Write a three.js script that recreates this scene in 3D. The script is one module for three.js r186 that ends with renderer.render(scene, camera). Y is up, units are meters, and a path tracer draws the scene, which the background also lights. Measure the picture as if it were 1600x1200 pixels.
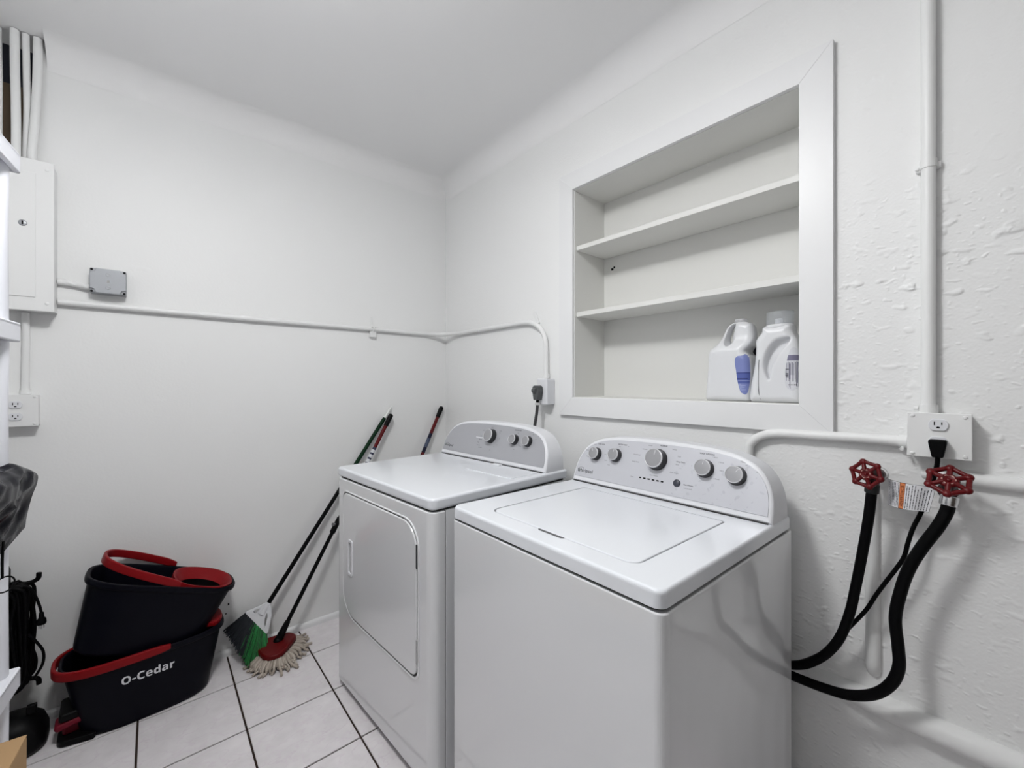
import * as THREE from 'three';
import { RoundedBoxGeometry } from 'three/addons/geometries/RoundedBoxGeometry.js';
import { mergeGeometries } from 'three/addons/utils/BufferGeometryUtils.js';
import { ImprovedNoise } from 'three/addons/math/ImprovedNoise.js';
import { FontLoader } from 'three/addons/loaders/FontLoader.js';
import { TextGeometry } from 'three/addons/geometries/TextGeometry.js';
import { RectAreaLightUniformsLib } from 'three/addons/lights/RectAreaLightUniformsLib.js';
import { MarchingCubes } from 'three/addons/objects/MarchingCubes.js';

// ---------------------------------------------------------------- camera, light, exposure
const scene = new THREE.Scene();
scene.background = new THREE.Color(0x000000);
const YAW = 40.66 * Math.PI / 180, EYE = 1.29;
const camera = new THREE.PerspectiveCamera(2 * Math.atan(600 / 652) * 180 / Math.PI, 4 / 3, 0.02, 30);
camera.position.set(0, EYE, 0);
camera.lookAt(Math.sin(YAW), EYE, -Math.cos(YAW));
scene.add(camera);
RectAreaLightUniformsLib.init();
const LAMP = { x: 0.09, z: -0.80, size: 0.27, drop: .16, power: 58, glow: 25, color: [1.0, 1.0, 1.0] };   // flush drum lamp under the ceiling
const renderer = new THREE.WebGLRenderer({ antialias: true });
renderer.shadowMap.enabled = true;
renderer.toneMapping = THREE.LinearToneMapping;
renderer.toneMappingExposure = 0.99;

// ---------------------------------------------------------------- helpers
const V3 = (x, y, z) => new THREE.Vector3(x, y, z);
let seed = 12345;
function rnd() { seed = (seed * 1664525 + 1013904223) >>> 0; return seed / 4294967296; }
const rr = (a, b) => a + (b - a) * rnd();
const used = {};
function numbered(name) {
  used[name] = (used[name] || 0) + 1;
  return used[name] === 1 ? name : name + '_' + String(used[name] - 1).padStart(3, '0');
}
const clean = g => { const h = g.index ? g.toNonIndexed() : g; for (const k of Object.keys(h.attributes)) if (!['position', 'normal', 'uv'].includes(k)) h.deleteAttribute(k); return h; };
const merge = gs => gs.length === 1 ? gs[0] : mergeGeometries(gs.map(clean));
function obj(name, geos, mat, parent = scene) {
  const m = new THREE.Mesh(Array.isArray(geos) ? merge(geos) : geos, mat);
  m.name = parent === scene ? numbered(name) : name;
  if (parent !== scene) {                                          // parts of one thing: leg, leg_001 ...
    const n = parent.children.filter(c => c.name === name || c.name.replace(/_\d{3}$/, '') === name).length;
    if (n) m.name = name + '_' + String(n).padStart(3, '0');
  }
  m.castShadow = m.receiveShadow = true;
  parent.add(m);
  return m;
}
function thing(name, label, category, [x, y, z] = [0, 0, 0], turn = 0, group) {
  const o = new THREE.Group(); o.name = numbered(name); scene.add(o);
  o.position.set(x, y, z); o.rotation.y = turn; o.userData = { label, category };
  if (group) o.userData.group = group;
  return o;
}
function cordOf(owner, pos) {                                       // a power cord is a part of its appliance, built in room coordinates
  const c = new THREE.Group(); c.name = 'power_cord'; c.position.set(...pos); scene.add(c); owner.updateMatrixWorld(true); owner.attach(c); return c;
}
function struct(name, geos, mat) { const m = obj(name, geos, mat); m.userData.kind = 'structure'; return m; }
function box(x0, y0, z0, x1, y1, z1, r = 0) {
  const w = x1 - x0, h = y1 - y0, d = z1 - z0;
  const g = r > 0 ? new RoundedBoxGeometry(w, h, d, 3, r) : new THREE.BoxGeometry(w, h, d);
  g.translate((x0 + x1) / 2, (y0 + y1) / 2, (z0 + z1) / 2); return g;
}
function tube(pts, r, seg = 0, rad = 14, closed = false, tension = 0.5) {
  const c = new THREE.CatmullRomCurve3(pts.map(p => V3(...p)), closed, 'catmullrom', tension);
  const g = new THREE.TubeGeometry(c, seg || Math.max(4, pts.length * 10), r, rad, closed);
  if (closed) return g;
  const caps = [[0, -1], [1, 1]].map(([t, s]) => {
    const k = new THREE.CircleGeometry(r, rad); k.lookAt(c.getTangentAt(t).multiplyScalar(s)); const p = c.getPointAt(t); k.translate(p.x, p.y, p.z); return k;
  });
  return merge([g, ...caps]);
}
function rod(a, b, r0, r1 = r0, rad = 18) {
  const A = V3(...a), B = V3(...b), d = B.clone().sub(A), g = new THREE.CylinderGeometry(r1, r0, d.length(), rad);
  g.applyQuaternion(new THREE.Quaternion().setFromUnitVectors(V3(0, 1, 0), d.clone().normalize()));
  const m = A.add(B).multiplyScalar(.5); g.translate(m.x, m.y, m.z); return g;
}
function lathe(prof, seg = 32) { return new THREE.LatheGeometry(prof.map(p => new THREE.Vector2(...p)), seg); }
function orient(g, dir, pos) {                                      // turns the y axis to dir, then moves
  g.applyQuaternion(new THREE.Quaternion().setFromUnitVectors(V3(0, 1, 0), V3(...dir).normalize()));
  g.translate(...pos); return g;
}
const lerp = (a, b, t) => a.map((v, i) => v + (b[i] - v) * t);
function shapeOf(pts) { const s = new THREE.Shape(); pts.forEach((p, i) => i ? s.lineTo(...p) : s.moveTo(...p)); s.closePath(); return s; }
function roundPoly(corners, seg = 8) {                              // corners [x, y, radius] -> smooth outline points
  const out = [], n = corners.length;
  for (let i = 0; i < n; i++) {
    const [x, y, r] = corners[i], p = corners[(i + n - 1) % n], q = corners[(i + 1) % n];
    const a = new THREE.Vector2(p[0] - x, p[1] - y).normalize(), b = new THREE.Vector2(q[0] - x, q[1] - y).normalize();
    if (!r) { out.push([x, y]); continue; }
    const ang = Math.acos(THREE.MathUtils.clamp(a.dot(b), -1, 1)), t = r / Math.tan(ang / 2);
    const s = [x + a.x * t, y + a.y * t], e = [x + b.x * t, y + b.y * t];
    const c = [x + (a.x + b.x) / (a.clone().add(b).length()) * r / Math.sin(ang / 2), y + (a.y + b.y) / (a.clone().add(b).length()) * r / Math.sin(ang / 2)];
    let a0 = Math.atan2(s[1] - c[1], s[0] - c[0]), a1 = Math.atan2(e[1] - c[1], e[0] - c[0]);
    let d = a1 - a0; while (d > Math.PI) d -= 2 * Math.PI; while (d < -Math.PI) d += 2 * Math.PI;
    for (let k = 0; k <= seg; k++) { const th = a0 + d * k / seg; out.push([c[0] + r * Math.cos(th), c[1] + r * Math.sin(th)]); }
  }
  return out;
}
// outline given in (z, y) as seen when facing +x (z to the viewer's right), extruded towards +x from x = 0
function exFront(outline, depth, bevel = 0, holes = [], bs = 4, inset = bevel) {
  const s = shapeOf(outline.map(([z, y]) => [-z, y]));
  for (const h of holes) s.holes.push(shapeOf(h.map(([z, y]) => [-z, y])));
  const g = new THREE.ExtrudeGeometry(s, { depth: depth - 2 * bevel, bevelEnabled: bevel > 0, bevelThickness: bevel, bevelSize: inset, bevelOffset: -inset, bevelSegments: bs, curveSegments: 12 });
  g.translate(0, 0, bevel); g.rotateY(Math.PI / 2); return g;
}
// outline given in (x, z) seen from above, extruded upwards from y = 0
function exUp(outline, height, bevel = 0, holes = [], bs = 4, sharpHoles = null, cut = null) {
  if (sharpHoles) {                                                 // bevelled outside, square-cut opening: a rim band plus the flat inside it
    const c = outline.reduce((a, p) => [a[0] + p[0] / outline.length, a[1] + p[1] / outline.length], [0, 0]);
    const sx = Math.max(...outline.map(p => Math.abs(p[0] - c[0]))), sz = Math.max(...outline.map(p => Math.abs(p[1] - c[1])));
    const mid = outline.map(([x, z]) => [c[0] + (x - c[0]) * (1 - (bevel + .004) / sx), c[1] + (z - c[1]) * (1 - (bevel + .004) / sz)]);
    return merge([exUp(outline, height, bevel, [], bs, null, mid), exUp(mid, height, 0, sharpHoles)]);
  }
  if (cut) {                                                        // rim band: bevelled outline, straight inner edge
    const n = outline.length, prof = [[1, 0]]; for (let k = 0; k <= bs; k++) { const a = k / bs * Math.PI / 2; prof.push([(1 - Math.cos(a)) , height - bevel + bevel * Math.sin(a)]); }
    const pos = (i, j) => { const o = outline[i % n], m = cut[i % n], L = Math.hypot(m[0] - o[0], m[1] - o[1]); if (j === 0) return [o[0], 0, o[1]]; if (j > bs + 1) return [m[0], height, m[1]]; const [f, y] = prof[j]; const t = f * bevel / L; return [o[0] + (m[0] - o[0]) * t, y, o[1] + (m[1] - o[1]) * t]; };
    return grid(n, bs + 2, (u, v) => pos(Math.round(u * n), Math.round(v * (bs + 2))));
  }
  const s = shapeOf(outline.map(([x, z]) => [x, -z]));
  for (const h of holes) s.holes.push(shapeOf(h.map(([x, z]) => [x, -z])));
  const g = new THREE.ExtrudeGeometry(s, { depth: height - 2 * bevel, bevelEnabled: bevel > 0, bevelThickness: bevel, bevelSize: bevel, bevelOffset: -bevel, bevelSegments: bs, curveSegments: 12 });
  g.translate(0, 0, bevel); g.rotateX(-Math.PI / 2); return g;
}
function warp(g, f) { const p = g.attributes.position; for (let i = 0; i < p.count; i++) { const q = f(p.getX(i), p.getY(i), p.getZ(i)); p.setXYZ(i, q[0], q[1], q[2]); } g.computeVertexNormals(); return g; }
function grid(nu, nv, f) {                                          // parametric sheet f(u, v) -> [x, y, z]
  const pos = [], uv = [], ix = [];
  for (let j = 0; j <= nv; j++) for (let i = 0; i <= nu; i++) { pos.push(...f(i / nu, j / nv)); uv.push(i / nu, j / nv); }
  for (let j = 0; j < nv; j++) for (let i = 0; i < nu; i++) { const a = j * (nu + 1) + i, b = a + 1, c = a + nu + 1, d = c + 1; ix.push(a, b, d, a, d, c); }
  const g = new THREE.BufferGeometry(); g.setAttribute('position', new THREE.Float32BufferAttribute(pos, 3)); g.setAttribute('uv', new THREE.Float32BufferAttribute(uv, 2)); g.setIndex(ix); g.computeVertexNormals(); return g;
}
const PN = new ImprovedNoise();
const fbm = (x, y, z, o = 4) => { let s = 0, a = .5, f = 1; for (let i = 0; i < o; i++) { s += a * PN.noise(x * f, y * f, z * f); a *= .5; f *= 2.03; } return s; };
function dataTex(w, h, fn, color) {
  const d = new Uint8Array(w * h * 4);
  for (let j = 0; j < h; j++) for (let i = 0; i < w; i++) { const c = fn(i / w, j / h); const k = (j * w + i) * 4; for (let q = 0; q < 3; q++) d[k + q] = Math.max(0, Math.min(255, Math.round((c.length ? c[q] : c) * 255))); d[k + 3] = 255; }
  const t = new THREE.DataTexture(d, w, h); t.wrapS = t.wrapT = THREE.RepeatWrapping; t.magFilter = THREE.LinearFilter; t.minFilter = THREE.LinearFilter;
  if (color) t.colorSpace = THREE.SRGBColorSpace; t.needsUpdate = true; return t;
}
function canvasTex(w, h, draw) {
  const c = document.createElement('canvas'); c.width = w; c.height = h; const x = c.getContext('2d'); draw(x, w, h);
  const t = new THREE.CanvasTexture(c); t.colorSpace = THREE.SRGBColorSpace; return t;
}
const std = (r, g, b, rough = .5, o = {}) => new THREE.MeshStandardMaterial({ color: new THREE.Color().setRGB(r, g, b), roughness: rough, ...o });
const phys = (r, g, b, rough = .5, o = {}) => new THREE.MeshPhysicalMaterial({ color: new THREE.Color().setRGB(r, g, b), roughness: rough, ...o });

// ---------------------------------------------------------------- materials
// hand-trowelled plaster under thick paint; rougher low on the right wall and to its near end
const plasterR = dataTex(2048, 1664, (u, v) => {
  const z = -2.39 + u * 3.6, y = v * 2.6;
  const near = THREE.MathUtils.smoothstep(z, -1.5, -.1), low = 1 - .55 * THREE.MathUtils.smoothstep(y, 1.5, 2.3);
  const patch = .35 + .65 * THREE.MathUtils.smoothstep(fbm(z * 2.2, y * 2.2, 3.1, 2), -.15, .3);
  const k = (.1 + .9 * near) * low * patch;
  let h = .42 + .10 * fbm(z * 3, y * 3, 1.7, 3) * (.4 + near);
  const n1 = fbm(z * 30, y * 40, 5.2, 2);
  h += k * .40 * THREE.MathUtils.smoothstep(n1, .12, .5);
  const n2 = PN.noise(z * 80, y * 105, 9.4); h += k * .16 * THREE.MathUtils.smoothstep(n2, .35, .75);
  h += .02 * PN.noise(z * 210, y * 210, 4.4);
  return h;
});
plasterR.wrapS = plasterR.wrapT = THREE.ClampToEdgeWrapping;
const plasterA = dataTex(1024, 1024, (u, v) => {
  const x = u * 2.6, y = v * 2.6;
  let h = .45 + .12 * fbm(x * 2.4, y * 2.4, 11.7, 3);
  h += .16 * Math.max(0, PN.noise(x * 22, y * 30, 7.7) - .55) + .015 * PN.noise(x * 150, y * 150, 2.4);
  return h;
});
const PAINT = [.90, .905, .90];
const mWallR = std(...PAINT, .5, { bumpMap: plasterR, bumpScale: .010 });
const mWallA = std(...PAINT, .5, { bumpMap: plasterA, bumpScale: .008 });
const mCeil = std(.91, .91, .91, .8);
const mTrim = std(.87, .875, .88, .38);
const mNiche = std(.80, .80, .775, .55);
const mPipe = std(.87, .875, .87, .42);
const mEnamel = phys(.80, .81, .825, .3, { clearcoat: 1, clearcoatRoughness: .06 });
const mTop = phys(.81, .835, .875, .32, { clearcoat: .7, clearcoatRoughness: .15 });
const mPlasticW = std(.80, .81, .84, .38);
const mResin = std(.80, .81, .86, .35);
const mDark = phys(.006, .006, .007, .6, { specularIntensity: .4 });
const mGap = std(.03, .03, .03, .9);
const mHose = phys(.0025, .0025, .003, .5, { specularIntensity: .16 });
const mSilver = phys(.62, .62, .64, .3, { metalness: .6 });
const mChrome = phys(.75, .75, .76, .18, { metalness: 1 });
const mBrass = phys(.55, .5, .42, .35, { metalness: 1 });
const mBrassDull = phys(.05, .02, .018, .5, { metalness: .3 });
const mWallPipe = std(.86, .865, .86, .5);
const mSteel = phys(.36, .37, .39, .42, { metalness: .6 });
const mRedIron = phys(.115, .003, .005, .35, { specularIntensity: .6 });
const mRedPlastic = phys(.24, .005, .008, .4, { specularIntensity: .35 });
const mNavy = phys(.0026, .0028, .0065, .45, { specularIntensity: .22 });
const mBlackPl = phys(.003, .003, .0035, .45, { specularIntensity: .22 });

// ---------------------------------------------------------------- the room
const XW = 1.475, ZW = -2.39, XL = -.80, ZN = .85, H = 2.6;       // right wall, far wall, left wall, near wall, ceiling
const NI = { z0: -1.271, z1: -.386, y0: 1.2285, y1: 2.182, d: .217 };
{
  // floor: slab with dark grout, each tile its own piece
  const floor = struct('floor', box(XL - .1, -.12, ZW - .1, XW + .26, -.004, ZN + .1), std(.032, .018, .013, .95));
  const P = .3105, J = .0066, X0 = -.046, Z0 = -2.138;
  const maps = [1, 2, 3, 4].map(s => dataTex(256, 256, (u, v) => {
    const m = fbm(u * 3.2 + s * 9, v * 3.2, s * 3.3, 4), n = fbm(u * 9 + s * 5, v * 9, s * 7.1, 3), w = Math.pow(Math.max(0, 1 - Math.abs(fbm(u * 4 + s, v * 6 + s * 2, s * 1.9, 4)) * 9), 3);
    const b = .915 + .05 * m + .03 * n - .07 * w * Math.max(0, n + .25);
    return [b, b - .016 - .012 * w, b - .008];
  }, true));
  const mats = maps.map(m => new THREE.MeshStandardMaterial({ map: m, roughness: .32 }));
  const tg = {};
  for (let i = -3; i < 6; i++) for (let j = -2; j < 12; j++) {
    let x0 = X0 + i * P + J / 2, x1 = x0 + P - J, z0 = Z0 + j * P + J / 2, z1 = z0 + P - J;
    x0 = Math.max(x0, XL + .001); x1 = Math.min(x1, XW - .001); z0 = Math.max(z0, ZW + .001); z1 = Math.min(z1, ZN - .001);
    if (x1 - x0 < .02 || z1 - z0 < .02) continue;
    const w = x1 - x0, d = z1 - z0, key = w.toFixed(3) + d.toFixed(3);
    if (!tg[key]) { const g = exUp([[-w / 2, -d / 2], [w / 2, -d / 2], [w / 2, d / 2], [-w / 2, d / 2]], .006, .0015, [], 2); const p = g.attributes.position, u = g.attributes.uv; for (let k = 0; k < p.count; k++) u.setXY(k, p.getX(k) / P + .5, p.getZ(k) / P + .5); tg[key] = g; }
    const t = obj('tile', tg[key], mats[Math.floor(rnd() * 4)], floor); t.position.set((x0 + x1) / 2, -.006 + rr(0, .0004), (z0 + z1) / 2);
  }
  const ceil = struct('ceiling', box(XL - .1, H, ZW - .1, XW + .26, H + .12, ZN + .1), mCeil);
  // plaster rounded where the ceiling meets the two walls
  const Rc = .10, cp = []; for (let k = 0; k <= 12; k++) { const a = k / 12 * Math.PI / 2; cp.push([Rc - Rc * Math.cos(a), Rc - Rc * Math.sin(a)]); }   // [out from wall, down from ceiling]
  const cove = (len, at) => grid(Math.max(2, Math.round(len * 10)), 12, (u, v) => { const q = cp[Math.round(v * 12)]; return at(u * len, q[0] + .0008, q[1]); });
  obj('cove', cove(XW + .312, (l, o, d) => [-.312 + l, H - d, ZW + o]), mCeil, ceil);
  obj('cove', cove(ZN - ZW, (l, o, d) => [XW - o, H - d, ZW + l]), mCeil, ceil);

  // far wall (a chase is left open above the electrical panel)
  const CH = { x0: -.62, x1: -.347, y0: 2.08, y1: 2.6 };
  const wa = shapeOf([[XL - .1, 0], [XW + .26, 0], [XW + .26, H], [CH.x1, H], [CH.x1, CH.y0], [CH.x0, CH.y0], [CH.x0, H], [XL - .1, H]]);
  const ga = new THREE.ExtrudeGeometry(wa, { depth: .14, bevelEnabled: false }); ga.translate(0, 0, ZW - .14);
  { const p = ga.attributes.position, u = ga.attributes.uv; for (let k = 0; k < p.count; k++) u.setXY(k, (p.getX(k) + 1) / 2.6, p.getY(k) / 2.6); }
  const wallA = struct('wall_back', ga, mWallA);
  obj('chase_board', box(CH.x0, 2.0, ZW - .10, CH.x1, 2.44, ZW - .075), std(.12, .085, .055, .85), wallA);
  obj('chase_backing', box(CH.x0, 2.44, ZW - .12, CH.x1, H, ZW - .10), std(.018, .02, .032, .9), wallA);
  obj('screw_hole', box(.268, .236, ZW - .002, .274, .246, ZW + .0015), mDark, wallA);
  obj('screw_hole', box(.258, .196, ZW - .002, .263, .201, ZW + .0015), mDark, wallA);

  // right wall with the niche cut through it
  const wb = shapeOf([[-(ZW - .14), 0], [-ZN - .1, 0], [-ZN - .1, H], [-(ZW - .14), H]].map(([a, b]) => [a, b]));
  wb.holes.push(shapeOf([[-NI.z0, NI.y0], [-NI.z0, NI.y1], [-NI.z1, NI.y1], [-NI.z1, NI.y0]]));
  const gb = new THREE.ExtrudeGeometry(wb, { depth: .25, bevelEnabled: false }); gb.rotateY(Math.PI / 2); gb.translate(XW, 0, 0);
  { const p = gb.attributes.position, u = gb.attributes.uv; for (let k = 0; k < p.count; k++) u.setXY(k, (p.getZ(k) + 2.39) / 3.6, p.getY(k) / 2.6); }
  const wallB = struct('wall_right', gb, mWallR);
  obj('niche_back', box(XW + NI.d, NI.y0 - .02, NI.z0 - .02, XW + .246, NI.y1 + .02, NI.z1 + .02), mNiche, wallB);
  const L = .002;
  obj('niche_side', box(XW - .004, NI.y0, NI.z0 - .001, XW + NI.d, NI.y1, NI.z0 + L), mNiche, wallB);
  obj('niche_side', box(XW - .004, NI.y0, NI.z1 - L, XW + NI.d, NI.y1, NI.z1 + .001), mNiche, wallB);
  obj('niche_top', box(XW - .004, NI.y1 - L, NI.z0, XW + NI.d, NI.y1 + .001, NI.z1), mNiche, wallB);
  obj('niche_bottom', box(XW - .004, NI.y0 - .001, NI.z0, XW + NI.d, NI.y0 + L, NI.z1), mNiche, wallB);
  obj('screw_hole', box(XW + NI.d - .004, 1.842, -1.225, XW + NI.d + .001, 1.852, -1.215), mDark, wallB);
  obj('screw_hole', box(XW + NI.d - .004, 1.850, -1.212, XW + NI.d + .001, 1.858, -1.205), mDark, wallB);
  // remaining walls, out of view
  struct('wall_left', box(XL - .1, 0, ZW - .0, XL, H, ZN), std(...PAINT, .5));
  const wn = shapeOf([[XL - .1, 0], [XW + .001, 0], [XW + .001, H], [XL - .1, H]]); wn.holes.push(shapeOf([[-.30, .002], [-.30, 2.05], [1.20, 2.05], [1.20, .002]]));
  const gn = new THREE.ExtrudeGeometry(wn, { depth: .1, bevelEnabled: false }); gn.translate(0, 0, ZN); struct('wall_near', gn, std(.5, .5, .49, .5));
  const dr = new THREE.Group(); dr.name = 'door_1'; dr.userData.kind = 'structure'; scene.add(dr);   // dark double door behind the photographer
  const mDoor = std(.06, .045, .035, .5);
  for (const x of [-.30, .45]) { const p = obj('door_leaf', box(x + .003, .008, ZN + .03, x + .747, 2.045, ZN + .07, .003), mDoor, dr); obj('door_handle', rod([x + (x < 0 ? .70 : .05), 1.0, ZN + .03], [x + (x < 0 ? .70 : .05), 1.0, ZN - .03], .012, .022), mChrome, p); }

  // flat mitred casing around the niche
  const tr = new THREE.Group(); tr.name = 'trim_1'; tr.userData.kind = 'structure'; scene.add(tr);
  const F = .083, T = .019, a = NI.z0, b = NI.z1, c = NI.y0, d = NI.y1;
  const boards = [
    [[a, c], [b, c], [b + F, c - F], [a - F, c - F]], [[a, d], [a - F, d + F], [b + F, d + F], [b, d]],
    [[a, c], [a - F, c - F], [a - F, d + F], [a, d]], [[b, c], [b, d], [b + F, d + F], [b + F, c - F]]];
  for (const o of boards) { const g = exFront(o, T, .0012, [], 2); g.translate(XW - T, 0, 0); obj('trim_board', g, mTrim, tr); }

  // rounded strip along the far wall's foot
  const q = []; for (let k = 0; k <= 8; k++) { const t = k / 8 * Math.PI / 2; q.push([.016 * Math.cos(t), .012 + .018 * Math.sin(t)]); }
  const bs = new THREE.ExtrudeGeometry(shapeOf([[0, 0], [-.016, 0], ...q.map(([d, y]) => [-d, y])]), { depth: XW - XL - .004, bevelEnabled: false });
  bs.rotateY(Math.PI / 2); bs.translate(XL + .002, 0, ZW + .0005);
  struct('baseboard_back', bs, mTrim);
}

// niche shelves
for (const [y, where] of [[1.905, 'upper'], [1.60, 'lower']]) {
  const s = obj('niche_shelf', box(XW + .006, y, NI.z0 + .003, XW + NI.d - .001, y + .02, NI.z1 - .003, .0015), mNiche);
  s.userData = { label: where === 'upper' ? 'upper painted white board shelf spanning the recessed wall niche' : 'lower white shelf in the wall niche, the one just above the detergent jugs', category: 'shelf', group: 'shelves in the wall niche' };
}

// ---------------------------------------------------------------- ceiling lamp (above the frame)
{
  const t = thing('ceiling_light', 'square frosted drum lamp flush under the laundry room ceiling', 'ceiling light', [LAMP.x, H, LAMP.z]);
  const s = LAMP.size / 2, d = LAMP.drop;
  obj('ceiling_plate', box(-s - .01, -.014, -s - .01, s + .01, -.0005, s + .01, .004), mPlasticW, t);
  obj('diffuser', new RoundedBoxGeometry(2 * s, d - .014, 2 * s, 4, .02).translate(0, -.014 - (d - .014) / 2, 0), new THREE.MeshStandardMaterial({ color: 0xffffff, emissive: new THREE.Color().setRGB(...LAMP.color), emissiveIntensity: LAMP.glow }), t);
  const l = new THREE.RectAreaLight(new THREE.Color().setRGB(...LAMP.color), LAMP.power, LAMP.size, LAMP.size);
  l.position.set(LAMP.x, H - d - .003, LAMP.z); l.lookAt(LAMP.x, 0, LAMP.z); scene.add(l);
}

// ---------------------------------------------------------------- washer and dryer
const font = await new FontLoader().loadAsync('fonts/droid/droid_sans_bold.typeface.json');
function mirror(half) { return [...half.map(([z, y]) => [-z, y]).reverse().filter((p, i, a) => true), ...half].filter((p, i, a) => !i || Math.hypot(p[0] - a[i - 1][0], p[1] - a[i - 1][1]) > 1e-6); }
function smoothHalf(pts, n = 40) {                                  // right half from the foot up to the crown
  const c = new THREE.CatmullRomCurve3(pts.map(([z, y]) => V3(z, y, 0)), false, 'centripetal'); return c.getPoints(n).map(p => [p.x, p.y]);
}
const LEAN = .35;
function consoleBody(half, depth) {                                 // body leaning back at the front, upright at the back
  const h = smoothHalf(half).reverse(); h[0][0] = 0;                // crown first
  const out = [...h.slice(1).map(([z, y]) => [z, y]).reverse(), ...h.map(([z, y]) => [-z, y])];
  const g = exFront(out, depth, .011, [], 5);
  return warp(g, (x, y, z) => [x + LEAN * y * (1 - x / depth), y, z]);
}
function consolePanel(half, inset, foot, tex, rough, metal) {
  const pts = smoothHalf(half).map(([z, y]) => { const m = Math.max(...half.map(q => q[1])), w = half[0][0]; return [z * (w - inset) / w, Math.max(foot, foot + (y - 0) / m * (m - foot - inset * .85))]; });
  const out = [...pts, ...pts.slice(0, -1).reverse().map(([z, y]) => [-z, y])];
  const g = exFront(out, .003, .0008, [], 2);
  const W = half[0][0], Hh = Math.max(...half.map(q => q[1])), p = g.attributes.position, u = g.attributes.uv;
  for (let i = 0; i < p.count; i++) u.setXY(i, (p.getZ(i) + W) / (2 * W), p.getY(i) / Hh);
  warp(g, (x, y, z) => [x - .0022 + LEAN * y, y, z]);
  return [g, new THREE.MeshPhysicalMaterial({ map: tex, roughness: rough, metalness: metal })];
}
const NRM = [-1 / Math.hypot(1, LEAN), LEAN / Math.hypot(1, LEAN), 0];
const mKnobSide = std(.02, .02, .022, .35), mKnobFace = phys(.36, .36, .375, .38, { metalness: .3 }), mRim = phys(.85, .85, .87, .25, { metalness: .3 });
function knob(parent, cx, y, z, r, len, tick) {
  const pos = [cx + LEAN * y, y, z];
  const k = obj('knob', orient(lathe([[0, 0], [r * 1.06, 0], [r * 1.06, .002], [r * 1.0, .004], [r * .93, len - .003], [r * .9, len], [0, len]], 40), NRM, pos), mKnobSide, parent);
  const f = obj('knob_face', orient(lathe([[0, len + .0015], [r * .80, len + .0012], [r * .84, len + .0005], [r * .84, len - .001], [0, len - .001]], 40), NRM, pos), mKnobFace, k);
  obj('knob_ring', orient(lathe([[r * .84, len - .001], [r * .84, len + .002], [r * .88, len + .0024], [r * .92, len + .001], [r * .93, len - .002], [r * .84, len - .001]], 40), NRM, pos), mRim, k);
  if (tick !== undefined) { const g = new THREE.BoxGeometry(r * .07, .0012, r * .42); g.translate(0, len + .0018, -r * .55); g.rotateY(-tick); // pointer towards the crown when tick = 0
    g.rotateY(-Math.PI / 2); obj('pointer', orient(g, NRM, pos), mRim, k); }
  return k;
}
function applyLogo(c, x, y, s) {
  c.save(); c.translate(x, y); c.fillStyle = '#33343a'; c.font = `bold ${s}px sans-serif`; c.textAlign = 'left'; c.textBaseline = 'alphabetic';
  c.fillText('Whirlpool', 0, 0); c.strokeStyle = '#55565c'; c.lineWidth = s * .07; c.beginPath(); c.ellipse(s * 1.05, -s * .72, s * .95, s * .33, -.12, Math.PI * .95, Math.PI * 1.9); c.stroke(); c.restore();
}
function txt(c, s, x, y, size, col = '#6a6b72', align = 'center', bold = false) { c.fillStyle = col; c.font = `${bold ? 'bold ' : ''}${size}px sans-serif`; c.textAlign = align; c.textBaseline = 'middle'; c.fillText(s, x, y); }

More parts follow.
